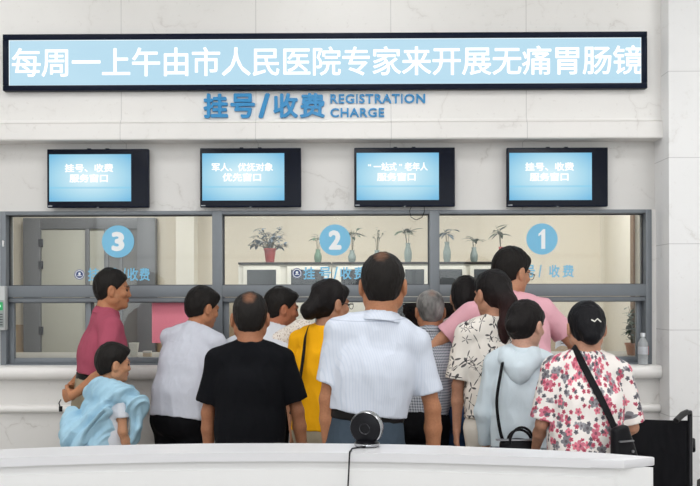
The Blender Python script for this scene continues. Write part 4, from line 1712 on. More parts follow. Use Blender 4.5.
for sd in (-1, 1):
    x = sd * W2
    m = MB()
    m.tube([(x, 0, .30), (x, -.005, .6), (x, -.01, ZB - .01), (x, -.012, ZB + .030), (x, -.025, ZB + .045), (x - .015, -.045, ZB + .046), (x - .048, -.095, ZB + .026)], .0115, 10)
    ph = m.build('push_handle', STL, e, smooth=True)
    MB().tube([(x - .012, -.036, ZB + .048), (x - .032, -.068, ZB + .040), (x - .062, -.115, ZB + .014)], [.0135, .0150, .0140], 12).build('grip', plain('grip_rubber', (.015, .015, .016, 1), .5), ph, smooth=True)
    MB().tube([(x, 0, .46), (x, .44, .46), (x, .47, .42), (x, .50, .16)], .011, 10).build('side_frame', STL, e, smooth=True)
    ar = MB().tube([(x, 0, .70), (x, .05, .715), (x, .33, .715), (x, .37, .69), (x, .37, .47)], .010, 10).build('arm_frame', STL, e, smooth=True)
    MB().box(x - .025, x + .025, .04, .33, .722, .75, .009).build('armrest', BLKF, ar, smooth=True)
    # big wheel
    xo = sd * (W2 + .045)
    cz, R = .30, .295
    M = Matrix.Translation((xo, .03, cz)) @ Matrix.Rotation(PI / 2, 4, 'Y')
    ww = MB().lathe([(R - .028, -.010), (R - .008, -.014), (R, 0), (R - .008, .014), (R - .028, .010), (R - .028, -.010)], 48, M, caps=False).build('wheel', plain('tyre_black', (.02, .02, .02, 1), .7), e, smooth=True)
    m = MB()
    for k in range(20):
        a = 2 * PI * k / 20
        m.tube([(xo, .03 + math.cos(a) * .02, cz + math.sin(a) * .02), (xo, .03 + math.cos(a + .15) * (R - .025), cz + math.sin(a + .15) * (R - .025))], .0014, 5)
    m.lathe([(.0, -.02), (.022, -.02), (.022, .02), (0, .02)], 16, M, caps=False)
    m.build('spokes', CHR, ww, smooth=True)
    M2 = Matrix.Translation((xo + sd * .025, .03, cz)) @ Matrix.Rotation(PI / 2, 4, 'Y')
    MB().tube([M2 @ Vector(((R - .05) * math.cos(a), (R - .05) * math.sin(a), 0)) for a in [2 * PI * k / 40 for k in range(40)]], .0075, 8, closed=True).build('push_rim', CHR, ww, smooth=True)
    MB().tube([(x, .03, cz), (xo, .03, cz)], .012, 10).build('axle', STL, ww)
    # caster
    M3 = Matrix.Translation((sd * (W2 - .02), .46, .075)) @ Matrix.Rotation(PI / 2, 4, 'Y')
    cs = MB().lathe([(0, -.012), (.06, -.012), (.075, -.006), (.075, .006), (.06, .012), (0, .012)], 28, M3, caps=False).build('caster', plain('tyre_black', (.02, .02, .02, 1), .7), e, smooth=True)
    MB().tube([(sd * (W2 - .02) + .02, .46, .075), (sd * (W2 - .02) + .02, .44, .17), (sd * (W2 - .02), .44, .20), (sd * (W2 - .02), .44, .46)], .008, 8).build('fork', STL, cs, smooth=True)
    MB().box(sd * .03 if sd > 0 else -.17, .17 if sd > 0 else -.03, .50, .62, .12, .135, .004).build('footplate', STL, e, smooth=True)
    MB().tube([(x, .50, .17), (sd * .17, .52, .13)], .009, 8).build('foot_bar', STL, e, smooth=True)
MB().tube([(-W2, .1, .20), (W2, .36, .45)], .009, 8).tube([(W2, .1, .20), (-W2, .36, .45)], .009, 8).build('cross_brace', STL, e, smooth=True)

# ------------------------------------------------------------------ light
def area(name, loc, sx, sy, power, rot=(0, 0, 0), col=(1, 1, 1)):
    l = bpy.data.lights.new(name, 'AREA')
    l.shape = 'RECTANGLE'
    l.size, l.size_y = sx, sy
    l.energy = power
    l.color = col
    o = bpy.data.objects.new(name, l)
    o.location = loc
    o.rotation_euler = rot
    C.objects.link(o)
    return o


LP = emit('added_lamp_panel', (1, .985, .96, 1), 3.0)
for y in (-11.5, -8.5, -5.5, -2.6):  # unseen ceiling panels and lamps added to brighten the hall
    for x in (-3.4, 0, 3.4):
        e = empty('added_ceiling_light', (x, y, ZT), 'unseen square ceiling light panel added to light the hall', 'light', 'added ceiling light panels in the hall')
        MB().box(-.62, .62, -.62, .62, -.03, 0, .005).build('frame', WHITE, e)
        MB().box(-.58, .58, -.58, .58, -.034, -.0301).build('diffuser', LP, e)
        area('added_hall_lamp', (x, y, ZT - .05), 1.15, 1.15, LAMP_HALL if y < -3 else LAMP_FRONT)
for x in (-2.2, -.2, 1.8):  # unseen panels and lamps added to brighten the office
    e = empty('added_ceiling_light', (x, 1.3, 2.9), 'unseen square ceiling light panel added to light the office', 'light', 'added ceiling light panels in the office')
    MB().box(-.31, .31, -.31, .31, -.02, 0, .004).build('frame', WHITE, e)
    MB().box(-.29, .29, -.29, .29, -.024, -.0201).build('diffuser', LP, e)
    area('added_office_lamp', (x, 1.3, 2.86), .58, .58, LAMP_OFFICE)
w = bpy.data.worlds.new('sky')
sc.world = w
w.use_nodes = True
bg = w.node_tree.nodes['Background']
bg.inputs[0].default_value = (.93, .97, 1.0, 1)
bg.inputs[1].default_value = SKYV
po = area('frontal_fill', (0, YB + .1, ZT / 2), 11.8, ZT - .1, DAY_FILL, (PI / 2, 0, 0), (.95, .98, 1.0))  # area lamp added inside the rear glazing for frontal fill

# ------------------------------------------------------------------ the queue
WSH = cloth('white_shirt', srgb(218, 221, 228), .8)
WSH2 = cloth('white_shirt_cool', srgb(206, 209, 220), .8)
MAR = cloth('maroon_jersey', srgb(172, 84, 104), .85)
BLKT = cloth('black_jersey', srgb(17, 18, 22), .9)
PINK = cloth('pink_jersey', srgb(236, 180, 192), .85)
YEL = cloth('yellow_cotton', srgb(250, 180, 22), .8)
KHA = cloth('khaki_cotton', srgb(172, 160, 138), .85)
BLKP = cloth('black_trousers', srgb(16, 16, 19), .85)
SLATE = cloth('slate_trousers', srgb(64, 76, 88), .8)
GREYP = cloth('grey_trousers', srgb(88, 86, 82), .85)
WHP = cloth('white_trousers', srgb(226, 220, 210), .85)
BLUEJ = cloth('light_blue_jacket', srgb(172, 210, 230), .8)
HOOD = cloth('pale_blue_hoodie', srgb(216, 229, 237), .8)
JEAN = cloth('blue_denim', srgb(60, 84, 120), .85)
BELT = plain('belt_leather', (.008, .007, .007, 1), .45, spec=.15)
SHOE = plain('shoe_black', (.02, .018, .018, 1), .4)
SHOEW = plain('shoe_white', srgb(225, 225, 225), .5)
STRAP = plain('strap_black', (.008, .008, .010, 1), .5, spec=.12)
GLS = plain('glasses_frame', (.01, .01, .012, 1), .3)


def pattern_base(name):
    t = NT(name)
    t.b.inputs['Roughness'].default_value = .85
    t.b.inputs['Specular IOR Level'].default_value = .25
    sx = t.n('ShaderNodeSeparateXYZ')
    t.l(t.obj(), sx.inputs[0])
    return t, sx


def flat_coord(t, sx, ky=.8):
    cb = t.n('ShaderNodeCombineXYZ')
    t.l(t.math('MULTIPLY', t.math('ARCTAN2', sx.outputs[0], t.math('SUBTRACT', .10, sx.outputs[1])), .24), cb.inputs[0])
    t.l(sx.outputs[2], cb.inputs[1])
    return cb.outputs[0]


def blossoms(t, uv, scale, rand, petals, lo, hi, seed, sharp=1.0, density=1.0):
    """mask of petalled shapes scattered over a cloth + the random colour of each"""
    mp = t.n('ShaderNodeMapping')
    mp.inputs['Location'].default_value = (seed, seed * 1.7, 0)
    t.l(uv, mp.inputs[0])
    v = t.n('ShaderNodeTexVoronoi', voronoi_dimensions='2D')
    v.inputs['Scale'].default_value = scale
    v.inputs['Randomness'].default_value = rand
    t.l(mp.outputs[0], v.inputs['Vector'])
    sub = t.n('ShaderNodeVectorMath', operation='SUBTRACT')
    t.l(mp.outputs[0], sub.inputs[0])
    t.l(v.outputs['Position'], sub.inputs[1])
    s2 = t.n('ShaderNodeSeparateXYZ')
    t.l(sub.outputs[0], s2.inputs[0])
    cs = t.n('ShaderNodeSeparateXYZ')
    t.l(v.outputs['Color'], cs.inputs[0])
    ang = t.math('ADD', t.math('ARCTAN2', s2.outputs[1], s2.outputs[0]), t.math('MULTIPLY', cs.outputs[0], 6.28))
    r = t.math('SQRT', t.math('ADD', t.math('MULTIPLY', s2.outputs[0], s2.outputs[0]), t.math('MULTIPLY', s2.outputs[1], s2.outputs[1])))
    w = t.math('POWER', t.math('ABSOLUTE', t.math('COSINE', t.math('MULTIPLY', ang, petals / 2))), sharp)
    lim = t.math('MULTIPLY_ADD', w, hi - lo, lo)
    mask = t.math('LESS_THAN', r, lim)
    if density < 1:
        mask = t.math('MULTIPLY', mask, t.math('LESS_THAN', cs.outputs[1], density))
    return mask, cs, r


def floral_mat():
    t, sx = pattern_base('floral_cotton')
    uv = flat_coord(t, sx)
    col = srgb(238, 232, 228)
    for sc_, rd, hi, seed, dens, pair in ((17, .85, .025, .3, .7, (srgb(206, 118, 138), srgb(128, 127, 132))), (22, .9, .018, 4.1, .6, (srgb(150, 148, 154), srgb(226, 128, 146))), (36, 1, .011, 7.7, .55, (srgb(100, 98, 106), srgb(190, 84, 106)))):
        m_, cs, r = blossoms(t, uv, sc_, rd, 5, hi * .55, hi, seed, .8, dens)
        pick = t.math('GREATER_THAN', cs.outputs[2], .45)
        fc = t.mix(pick, pair[0], pair[1])
        core = t.math('LESS_THAN', r, hi * .28)
        fc = t.mix(t.math('MULTIPLY', core, .6), fc, srgb(70, 50, 60))
        col = t.mix(m_, col, fc)
    t.l(col, t.b.inputs['Base Color'])
    wrinkles(t, t.obj())
    return t.m


def ink_mat():
    t, sx = pattern_base('ink_leaf_cotton')
    uv = flat_coord(t, sx)
    col = srgb(232, 226, 218)
    for sc_, hi, lo, seed, dens, pet, sharp in ((15, .030, .0, 1.3, .6, 3, 5), (21, .024, .0, 5.2, .5, 5, 8), (10, .05, .0, 9.4, .7, 2, 90), (13, .035, .0, 2.4, .6, 2, 50)):
        m_, cs, r = blossoms(t, uv, sc_, .9, pet, lo, hi, seed, sharp, dens)
        col = t.mix(t.math('MULTIPLY', m_, .9), col, srgb(48, 46, 52))
    t.l(col, t.b.inputs['Base Color'])
    wrinkles(t, t.obj())
    return t.m


def lace_mat():
    t, sx = pattern_base('lacy_cotton')
    n = t.noise(70, 2, t.obj())
    t.l(t.ramp(n, [(.36, srgb(190, 172, 156)), (.46, srgb(236, 228, 218)), (.62, srgb(238, 230, 222)), (.70, srgb(150, 118, 104))]), t.b.inputs['Base Color'])
    return t.m


def stripe_mat(name, c1, c2, per, horiz=None, duty=.5, amt=1.0, yoke=None):
    t, sx = pattern_base(name)
    ln = t.math('ADD', sx.outputs[0], t.math('MULTIPLY', sx.outputs[1], .8))
    f = t.math('LESS_THAN', t.math('MODULO', t.math('ADD', ln, 10), per), per * duty)
    f = t.math('MULTIPLY', f, amt)
    if horiz:
        g_ = t.math('LESS_THAN', t.math('MODULO', t.math('ADD', sx.outputs[2], 10), horiz), horiz * duty)
        f = t.math('MULTIPLY_ADD', g_, amt * .5, t.math('MULTIPLY', f, .5))
    c = t.mix(f, c1, c2)
    if yoke:      # stitched yoke seam across the back
        zz = t.math('ADD', sx.outputs[2], t.math('MULTIPLY', t.math('MULTIPLY', sx.outputs[0], sx.outputs[0]), -.35))
        ln2 = t.math('LESS_THAN', t.math('ABSOLUTE', t.math('SUBTRACT', zz, yoke)), .0016)
        c = t.mix(t.math('MULTIPLY', ln2, .6), c, srgb(150, 160, 180))
    t.l(c, t.b.inputs['Base Color'])
    wrinkles(t, t.obj())
    return t.m


FLORAL, INK, LACE = floral_mat(), ink_mat(), lace_mat()
PLAID = stripe_mat('grey_check', srgb(190, 194, 202), srgb(92, 98, 110), .012, .016, .45)
FINE = stripe_mat('white_fine_stripe', srgb(206, 212, 224), srgb(198, 206, 220), .011, None, .3, yoke=1.392)

BACKARMS = ((.30, -.35, -1), (-.55, -.75, -.35))


def strap_on(g, pts, wd, name, mat, parent, n=6):
    """a flat band following points (torso coordinates x, y, zf)"""
    P = [Vector(g.T(*p)) for p in pts]
    # resample
    Q = []
    for i in range(len(P) - 1):
        p0, p1, p2, p3 = P[max(i - 1, 0)], P[i], P[i + 1], P[min(i + 2, len(P) - 1)]
        for k in range(n):
            t = k / n
            Q.append(0.5 * ((2 * p1) + (-p0 + p2) * t + (2 * p0 - 5 * p1 + 4 * p2 - p3) * t * t + (-p0 + 3 * p1 - 3 * p2 + p3) * t ** 3))
    Q.append(P[-1])
    m = MB()
    ctr = Vector(g.T(0, 0, .7))
    prev = None
    for i, q in enumerate(Q):
        d = (Q[min(i + 1, len(Q) - 1)] - Q[max(i - 1, 0)]).normalized()
        ax = Vector(g.T(0, 0, .53)) + (Vector(g.T(0, 0, .85)) - Vector(g.T(0, 0, .53))) * max(0, min(1, (q.z - g.T(0, 0, .53)[2]) / max(.01, (g.T(0, 0, .85)[2] - g.T(0, 0, .53)[2]))))
        out = (q - ax)
        out = (out - d * out.dot(d)).normalized()
        s_ = d.cross(out)
        row = [m.bm.verts.new(q + s_ * wd / 2), m.bm.verts.new(q - s_ * wd / 2), m.bm.verts.new(q - s_ * wd / 2 + out * .004), m.bm.verts.new(q + s_ * wd / 2 + out * .004)]
        if prev:
            for k in range(4):
                m.bm.faces.new((prev[k], prev[(k + 1) % 4], row[(k + 1) % 4], row[k]))
        else:
            m.bm.faces.new(row)
        prev = row
    m.bm.faces.new(prev[::-1])
    return m.build(name, mat, parent, smooth=True)


ONLY = globals().get('ONLY')


def want(i):
    return ONLY is None or i in ONLY


# 1 maroon polo, hands behind his back
if want('maroon'):
    sp = dict(id='maroon', side=0, hs=0.97, px=113, py=268, d=5.12, th=68, hth=76, lean=8, pitch=4, wf=1.02, belly=.012, skin=(.47, .225, .125), neck=.060,
              armL=((.15, -.30, -1), (-.75, -.55, -.45), (-.9, -.3, -.3)), armR=((.52, -.12, -1), (-.24, -.80, -.62), (-.9, -.5, -.1)), curl=.9, vs=.005,
              label='person in a maroon polo shirt and khaki trousers, hands clasped behind the back')
    g, r = person(sp)
    garment_top(g, sp, r, 'polo_shirt', MAR, hem=.625, sleeve=.66, drape=.45, seed=1, infl=.015, amp=.005)
    trousers(g, sp, r, KHA, top=.625)
    belt(g, sp, r, BELT, .615)
    shoes(g, r, SHOE)
    P_ = g.arm[1][2] + g.arm[1][3] * .10
    m = MB()
    kc = Vector(P_) + Vector((-.01, 0, -.02))
    m.tube([kc, kc + Vector((-.012, 0, -.02)), kc + Vector((-.006, .004, -.045))], .0035, 6)
    m.box(kc.x - .012, kc.x + .008, kc.y - .004, kc.y + .004, kc.z - .07, kc.z - .038, .002)
    o = m.build('key_holder', BELT, None, True, loc=r.location)
    tag(o, 'small dark key holder in the clasped hands of the maroon shirt person', 'keys')

# 2 boy with jacket over the shoulders
if want('boy'):
    sp = dict(id='boy', px=114, py=343, d=4.7, th=38, hth=62, lean=4, pitch=6, wf=.92, hs=1.0, skin=(.55, .30, .19), neck=.044, hairthick=.020, mess=.5,
              armL=((.1, .1, -1), (-.2, .4, -.8)), armR=((.1, -.05, -1), (-.1, .4, -.9)), fringe=True,
              label='child with a light blue jacket draped over the shoulders and white trousers')
    g, r = person(sp)
    q = g.H / 1.7
    garment_top(g, sp, r, 't_shirt', WSH, hem=.54, sleeve=.62, collar=False, seed=3, infl=.010)
    trousers(g, sp, r, WHP, loose=.02)
    shoes(g, r, SHOEW)
    # the draped jacket
    pts = [g.T(x, y, z) for x in (-.34, .30) for y in (-.30, .2) for z in (.40, .93)]
    lo, hi = bounds(pts, .03)
    F = Field(lo, hi, .0055)
    T = g.T
    F.econe(T(.0, -.03, .78), T(-.045, -.070, .475), g.r1, (.150 * q, .115 * q), (.215 * q, .150 * q), k=.02, flat=True, p=2.3)
    F.cone(T(-.13, -.01, .80), T(.0, -.05, .835), .052, .062, k=.04)
    F.cone(T(.0, -.05, .835), T(.13, .0, .81), .062, .060, k=.04)
    F.cone(T(.10, .0, .81), T(.185, .05, .775), .050, .050, k=.03)
    F.cone(T(.185, .05, .775), T(.19, .06, .66), .048, .036, k=.03)
    F.cone(T(.19, .06, .66), T(.15, .07, .60), .036, .036, k=.02)
    # hood hanging like a sling down the back
    F.econe(T(-.15, -.13, .70), T(-.04, -.19, .60), g.r1, (.055, .035), (.075, .045), k=.03)
    F.econe(T(-.04, -.19, .60), T(.10, -.10, .74), g.r1, (.075, .045), (.050, .035), k=.03)
    F.cone(T(-.13, -.09, .54), T(-.19, -.13, .44), .045, .040, k=.04)
    F.cone(T(0, 0, .98), T(0, .03, .84), .10, .058, k=.015, sub=True)

    def dj(V, N):
        h = V - g.pel
        a, b, z = h @ g.R, h @ g.Fw, h[:, 2]
        ac, al = a * .85 - z * .5, a * .5 + z * .85
        n1 = vnoise(ac * 24, b * 7, al * 4 + 2)
        n2 = vnoise(ac * 44 + 7, b * 12, al * 8)
        n3 = vnoise(a * 9, b * 9, z * 9)
        return .019 * (1 - np.abs(n1) * 2.8) + .007 * (1 - np.abs(n2) * 2.4) + .004 * n3 - .006
    link('draped_jacket', F.mesh('draped_jacket', dj), BLUEJ, r)

# 3 white shirt and black trousers, leaning at window three
if want('lean'):
    sp = dict(id='lean', px=203, py=287, d=5.15, th=22, hth=52, lean=15, side=3, pitch=14, roll=0, wf=1.0, skin=(.45, .21, .12), hairthick=.017, mess=1.1, fringe=True,
              armL=((.3, .75, -.6), (-.1, .9, .15)), armR=((.30, .50, -1), (-.35, .95, -.05)),
              label='person in an untucked white shirt and black trousers leaning in beside the pink notice')
    g, r = person(sp)
    garment_top(g, sp, r, 'shirt', WSH2, hem=.50, sleeve=.80, drape=.5, seed=7, infl=.020, amp=.007, cuff=1.5)
    trousers(g, sp, r, BLKP)
    shoes(g, r, SHOE)

# 4 black T-shirt, thinning crown
if want('black'):
    sp = dict(id='black', px=250, py=291, d=4.0, th=-3, hth=-6, lean=5, pitch=6, wf=0.97, neck=.060, skin=(.36, .165, .095), hairthick=.007, recede=.004, mess=.5,
              hair=(.014, .012, .011), grey=0.0, bald=(-.055, .085, .036, .036, .8),
              armL=((.20, .02, -1), (-.02, .04, -1)), armR=((.30, .02, -1), (.12, .10, -1)),
              label='balding person in a black t-shirt seen from behind, arms hanging at both sides')
    g, r = person(sp)
    garment_top(g, sp, r, 't_shirt', BLKT, hem=.548, sleeve=.80, drape=.45, seed=11, infl=.018, collar=False, cuff=1.5, amp=.006)
    trousers(g, sp, r, GREYP)
    shoes(g, r, SHOE)

# 5 white shirt in profile, arm stretched along the ledge
if want('profile'):
    sp = dict(id='profile', px=282, py=287, d=5.15, th=20, hth=72, lean=22, pitch=8, wf=1.05, skin=(.42, .17, .10), hairthick=.016, neck=.058, fringe=True,
              armL=((1.0, .10, -.40), (.6, .3, -.5)), armR=((.2, .8, -.7), (-.2, .9, .1)),
              label='person in a white shirt with thick black hair, face in profile behind the black t-shirt')
    g, r = person(sp)
    garment_top(g, sp, r, 'shirt', WSH, hem=.56, sleeve=.95, drape=.4, seed=13, infl=.018, cuff=1.4)
    trousers(g, sp, r, BLKP)
    shoes(g, r, SHOE)

# 6 lacy cream blouse reaching in between
if want('lace'):
    sp = dict(id='lace', shrugL=(0, 0, .06), px=330, py=284, d=5.05, th=10, hth=10, lean=16, pitch=8, female=True, skin=(.52, .28, .18),
              armL=((.95, .0, -.55), (-.1, .95, .25)), armR=((.15, .6, -.8), (-.1, .9, .1)), hairbits=[],
              label='person in a lacy cream blouse at the ledge, mostly hidden behind the yellow top')
    g, r = person(sp)
    garment_top(g, sp, r, 'blouse', LACE, hem=.52, sleeve=.95, drape=.4, seed=15, infl=.028, collar=False, cuff=1.4)
    trousers(g, sp, r, GREYP)
    shoes(g, r, SHOE)

# 7 yellow top, glasses, low bun
if want('yellow'):
    sp = dict(id='yellow', px=331, py=279, d=4.6, th=18, hth=58, lean=4, pitch=6, female=True, wf=0.95, hs=1.03, skin=(.46, .225, .135), mess=1.8, hairthick=.016,
              hairbits=[((-.01, -.09, -.02), (-.01, -.125, -.045), .052, .046), ((0, -.06, .05), (0, -.07, .03), .055, .05)],
              armL=((.2, -.02, -1), (.0, .12, -1)), armR=((.25, .3, -1), (-.2, .7, -.5)),
              label='person in a yellow top wearing glasses, black hair bundled behind the head')
    g, r = person(sp)
    garment_top(g, sp, r, 'top', YEL, hem=.50, sleeve=.72, drape=.6, seed=17, infl=.020, collar=False, cuff=1.7, amp=.007)
    trousers(g, sp, r, KHA)
    shoes(g, r, SHOE)
    glasses(g, r, GLS)
    q = g.H / 1.7
    strap_on(g, [(-.10 * q, .12 * q, .74), (-.10 * q, .075 * q, .82), (-.095 * q, .0, .865), (-.090 * q, -.095 * q, .835), (-.085 * q, -.140 * q, .76), (-.10 * q, -.160 * q, .66), (-.15 * q, -.16 * q, .56)], .022, 'bag_strap', STRAP, r)

# 8 broad white shirt in the middle
if want('white'):
    sp = dict(id='white', cuff=1, px=383, py=252, d=3.53, th=-4, hth=7, lean=2, side=7, pitch=5, wf=0.93, neck=.064, skin=(.42, .20, .115), hairthick=.010, mess=.6, hs=1.02,
              hair=(.012, .010, .009), bald=(-.05, .105, .030, .032, .40),
              armL=((.19, -.02, -1), (-.03, .06, -1)), armR=((.26, -.02, -1), (.03, .10, -1)),
              label='broad person in a tucked white shirt and slate trousers, directly behind the round desk camera')
    g, r = person(sp)
    garment_top(g, sp, r, 'shirt', FINE, hem=.618, sleeve=.76, drape=.50, seed=21, infl=.017, cuff=1.25, amp=.006)
    trousers(g, sp, r, SLATE, top=.622, loose=.018)
    belt(g, sp, r, BELT, .612, .018)
    shoes(g, r, SHOE)
    q = g.H / 1.7
    m = MB()
    m.box(.05 * q, .125 * q, -.151 * q, -.148 * q, .515 * g.H, .518 * g.H, .001)
    m.build('pocket_seam', BELT, r)

# 9 grey hair, checked shirt
if want('grey'):
    sp = dict(id='grey', side=5, px=430, py=290, d=5.1, th=12, hth=-6, lean=12, pitch=10, wf=.95, skin=(.40, .19, .115), hairthick=.010, grey=.55, bald=(-.05, .09, .030, .032, .5), neck=.055,
              hair=(.05, .048, .048), armL=((.2, .7, -.8), (-.2, .9, .1)), armR=((.25, .3, -1), (-.2, .9, -.1)),
              label='grey haired person in a grey checked shirt leaning at the middle window')
    g, r = person(sp)
    garment_top(g, sp, r, 'shirt', PLAID, hem=.53, sleeve=.8, drape=.4, seed=23, infl=.016)
    trousers(g, sp, r, BLKP)
    shoes(g, r, SHOE)

# 10 dark hair at the glass
if want('dark'):
    sp = dict(id='dark', side=-4, px=466, py=276, d=5.2, th=20, hth=15, lean=10, pitch=8, female=True, skin=(.52, .28, .18), hairthick=.016, earcover=True,
              hairbits=[((0, -.06, -.03), (0, -.07, -.09), .062, .05)],
              armL=((.5, .6, -.7), (-.2, .9, .1)), armR=((.2, .6, -.8), (-.1, .9, .1)),
              label='person with black hair at the glass, behind the sleeve of the pink shirt')
    g, r = person(sp)
    garment_top(g, sp, r, 'blouse', LACE, hem=.52, sleeve=.9, drape=.4, seed=25, infl=.016, collar=False)
    trousers(g, sp, r, JEAN)
    shoes(g, r, SHOE)

# 12 pink polo, leaning with elbows out
if want('pink'):
    sp = dict(id='pink', side=-3, px=512, py=248, d=5.0, th=5, hth=60, lean=18, pitch=12, wf=1.12, neck=.062, skin=(.55, .30, .20), hairthick=.018, hs=1.04, fringe=True, belly=.02, mess=.6,
              armL=((1.0, .0, -.85), (-.45, .75, -.2)), armR=((.75, .25, -.85), (-.10, .5, -.6)), shrugL=(0, 0, .0),
              label='person in a pink polo shirt and glasses leaning on the ledge with elbows out')
    g, r = person(sp)
    garment_top(g, sp, r, 'polo_shirt', PINK, hem=.54, sleeve=.66, drape=.5, seed=27, infl=.018, amp=.006, cuff=1.4)
    trousers(g, sp, r, BLKP)
    shoes(g, r, SHOE)
    glasses(g, r, GLS)

# 11 ink-leaf blouse, ponytail
if want('ink'):
    sp = dict(id='ink', px=492, py=269, d=4.5, th=-6, hth=-30, lean=3, pitch=6, female=True, wf=.98, skin=(.50, .25, .16), hairthick=.012, mess=.8, hair=(.010, .008, .008), hairtip=(.028, .011, .011),
              hairbits=[((.0, -.085, -.005), (.0, -.12, -.05), .045, .042), ((.0, -.12, -.05), (-.015, -.115, -.17), .042, .044), ((-.015, -.115, -.17), (-.03, -.09, -.27), .044, .018)],
              armL=((.18, -.03, -1), (.0, .10, -1)), armR=((.12, .3, -1), (-.2, .7, -.3)), vs=.005,
              label='person with a dark ponytail in a white blouse with black leaf print and cream trousers')
    g, r = person(sp)
    garment_top(g, sp, r, 'blouse', INK, hem=.535, sleeve=.88, drape=.55, seed=31, infl=.020, collar=False, cuff=1.7, amp=.006)
    q = g.H / 1.7
    Fc = Field(g.nb - .10, g.nb + .10, .004)
    Fc.econe(g.nb - g.u2 * .008 + g.f2 * .004, g.nb + g.u2 * .004 + g.f2 * .004, g.r2, (.080 * q, .074 * q), (.072 * q, .066 * q), k=.002, flat=True, flata=True)
    link('neck_band', Fc.mesh('neck_band'), STRAP, r)
    trousers(g, sp, r, WHP)
    shoes(g, r, SHOEW)

# 13 pale blue hoodie
if want('hoodie'):
    sp = dict(id='hoodie', px=526, py=300, d=4.15, th=14, hth=48, lean=4, pitch=10, female=True, wf=0.86, skin=(.58, .33, .24), hairthick=.014, mess=.6,
              hairbits=[((0, -.08, .0), (0, -.115, -.02), .040, .034), ((.0, .055, .055), (.0, .075, .035), .04, .03)],
              armL=((.20, .02, -1), (.0, .35, -1)), armR=((.2, .25, -1), (-.2, .8, -.2)),
              label='person in a pale blue hooded top, black hair tied back, bag strap across the back')
    g, r = person(sp)
    q = g.H / 1.7
    h_ = garment_top(g, sp, r, 'hooded_top', HOOD, hem=.53, sleeve=1.8, drape=.45, seed=35, infl=.018, collar=False, amp=.007)
    lo, hi = bounds([g.nb - .22, g.nb + .17], 0.02)
    F = Field(lo, hi, .005)
    T = g.T
    F.econe(T(-.075 * q, -.06, .835), T(0, -.105 * q, .79), g.r2, (.05, .035), (.065, .035), k=.03)
    F.econe(T(.075 * q, -.06, .835), T(0, -.105 * q, .79), g.r2, (.05, .035), (.065, .035), k=.03)
    F.cone(T(-.085 * q, -.03, .85), T(-.045 * q, .07, .835), .032, .022, k=.03)
    F.cone(T(.085 * q, -.03, .85), T(.045 * q, .07, .835), .032, .022, k=.03)
    F.cone(T(0, -.105 * q, .79), T(0, -.118 * q, .76), .045, .03, k=.03)
    F.cone(T(0, -.02, .84), T(0, -.0, .93), .055 * q, .09 * q, k=.015, sub=True)
    link('hood', F.mesh('hood', fold_fn(g, .005, 36)), HOOD, h_)
    trousers(g, sp, r, JEAN)
    shoes(g, r, SHOEW)
    strap_on(g, [(-.06 * q, .10 * q, .80), (-.075 * q, .03 * q, .865), (-.085 * q, -.06 * q, .855), (-.105 * q, -.135 * q, .78), (-.125 * q, -.158 * q, .68), (-.10 * q, -.172 * q, .58), (-.06 * q, -.175 * q, .54)], .016, 'bag_strap', STRAP, r)
    # black handbag at the hip
    c = at(517, 437, g_y := (r.location.y - .21))
    bg_ = empty('handbag', (c.x, g_y, c.z - .185), 'black handbag with looped handles hanging behind the pale blue hooded top', 'bag')
    F = Field((-.15, -.09, -.02), (.15, .09, .22), .005)
    F.econe((0, 0, .03), (0, 0, .15), (1, 0, 0), (.090, .040), (.080, .028), k=.01, p=3)
    link('bag_body', F.mesh('bag_body', lambda V, N: .003 * vnoise(V[:, 0] * 20, V[:, 1] * 20, V[:, 2] * 20)), plain('bag_leather', (.008, .008, .010, 1), .35, spec=.15), bg_)
    for yy, hh in ((-.035, .235), (.02, .215)):
        MB().tube([(x_ * .055 + .015, yy, .16 + (hh - .16) * math.sin(a_)) for a_, x_ in [(PI * k / 14, -math.cos(PI * k / 14)) for k in range(15)]], .0062, 8).build('bag_handle', plain('bag_leather', (.008, .008, .010, 1), .35, spec=.15), bg_, smooth=True)
    MB().box(-.10, .10, -.034, .0, .172, .178, .002).build('zip_line', plain('zip_metal', (.3, .3, .32, 1), .3, .8), bg_, smooth=True)

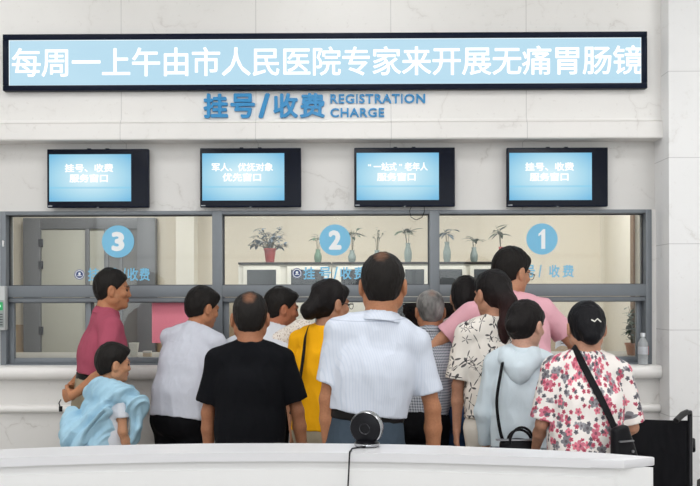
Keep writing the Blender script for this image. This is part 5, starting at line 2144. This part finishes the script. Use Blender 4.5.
# 14 floral blouse
if want('floral'):
    sp = dict(id='floral', px=586, py=301, d=3.75, th=-2, hth=2, lean=6, side=3, pitch=8, female=True, wf=0.95, hs=0.94, neck=.056, skin=(.50, .26, .17), hairthick=.013, mess=.5, hair=(.006, .006, .008),
              hairbits=[((0, -.085, -.02), (0, -.10, -.05), .048, .040), ((0, -.05, .02), (0, -.07, -.01), .066, .055)],
              armL=((.24, -.02, -1), (-.05, .75, -.7)), armR=((.24, -.02, -1), (-.3, .7, -.5)), vs=.005,
              label='person in a white blouse with pink and grey flowers, black crossbody strap across the back')
    g, r = person(sp)
    q = g.H / 1.7
    garment_top(g, sp, r, 'blouse', FLORAL, hem=.525, sleeve=.92, drape=.65, seed=41, infl=.018, collar=False, cuff=1.5, amp=.005)
    trousers(g, sp, r, BLKP)
    shoes(g, r, SHOE)
    strap_on(g, [(-.05 * q, .10 * q, .80), (-.07 * q, .02 * q, .875), (-.075 * q, -.07 * q, .860), (-.03 * q, -.130 * q, .79), (.045 * q, -.158 * q, .70), (.12 * q, -.165 * q, .61), (.17 * q, -.15 * q, .55)], .030, 'bag_strap', STRAP, r)
    # hair clip
    c = Vector(g.Hd(.012, -.150, .020))
    m = MB()
    m.tube([c + Vector((-.022, 0, .004)), c + Vector((-.008, -.003, -.004)), c + Vector((.004, -.003, .008)), c + Vector((.020, 0, -.006))], .0028, 6)
    m.build('hair_clip', plain('clip_white', srgb(240, 238, 230), .3), r, smooth=True)
    c = at(622, 436, g_y := (r.location.y - .19))
    bg_ = empty('crossbody_bag', (c.x, g_y, c.z - .12), 'black crossbody bag hanging at the hip of the floral blouse', 'bag', rz=.35)
    F = Field((-.14, -.08, -.02), (.14, .08, .24), .005)
    F.econe((0.01, 0, .03), (-.01, 0, .14), (1, 0, 0), (.060, .030), (.042, .022), k=.01, p=3)
    link('bag_body', F.mesh('bag_body', lambda V, N: .002 * vnoise(V[:, 0] * 20, V[:, 1] * 20, V[:, 2] * 20)), plain('bag_leather', (.008, .008, .010, 1), .35, spec=.15), bg_)
    MB().box(-.035, .035, -.034, -.022, .10, .106, .001).build('zip_line', plain('zip_metal', (.3, .3, .32, 1), .3, .8), bg_)
    MB().lathe([(.0, -.003), (.006, -.003), (.006, .003), (0, .003)], 12, Matrix.Translation((.03, -.031, .06)) @ Matrix.Rotation(PI / 2, 4, 'X'), caps=False).build('stud', plain('zip_metal', (.3, .3, .32, 1), .3, .8), bg_)

# white form held over the ledge
c = at(563, 349, -.28)
m = MB()
prev = None
for i in range(9):
    t = i / 8
    row = [m.bm.verts.new((-.055 + t * .10, -.02 + .03 * math.sin(t * 2.6) - s_ * .03, s_ * .105 + .02 * math.sin(t * 3))) for s_ in (0, .5, 1)]
    row2 = [m.bm.verts.new(v.co + Vector((0, .0008, 0))) for v in row]
    if prev:
        for k in range(2):
            m.bm.faces.new((prev[0][k], prev[0][k + 1], row[k + 1], row[k]))
            m.bm.faces.new((prev[1][k], row2[k], row2[k + 1], prev[1][k + 1]))
    prev = (row, row2)
o = m.build('paper_form', plain('paper_white', srgb(240, 242, 246), .7), None, True, loc=(c.x, c.y, c.z))
tag(o, 'white curled paper form held out beside the pink polo shirt', 'paper')
m = MB()
for k in range(4):
    m.box(-.02, .02 - .008 * (k % 2), -.0065, -.0055, .035 + k * .014, .039 + k * .014)
m.build('print_line', plain('paper_print', srgb(90, 95, 110), .7), o, loc=(0, -.018, 0))

sc.view_settings.view_transform = 'Standard'
sc.view_settings.look = 'None'
sc.view_settings.gamma = 1
sc.view_settings.use_curve_mapping = False
sc.view_settings.exposure = EXPO
sc.cycles.use_denoising = True
sc.cycles.max_bounces = 8
sc.cycles.transparent_max_bounces = 12
sc.cycles.sample_clamp_indirect = 6
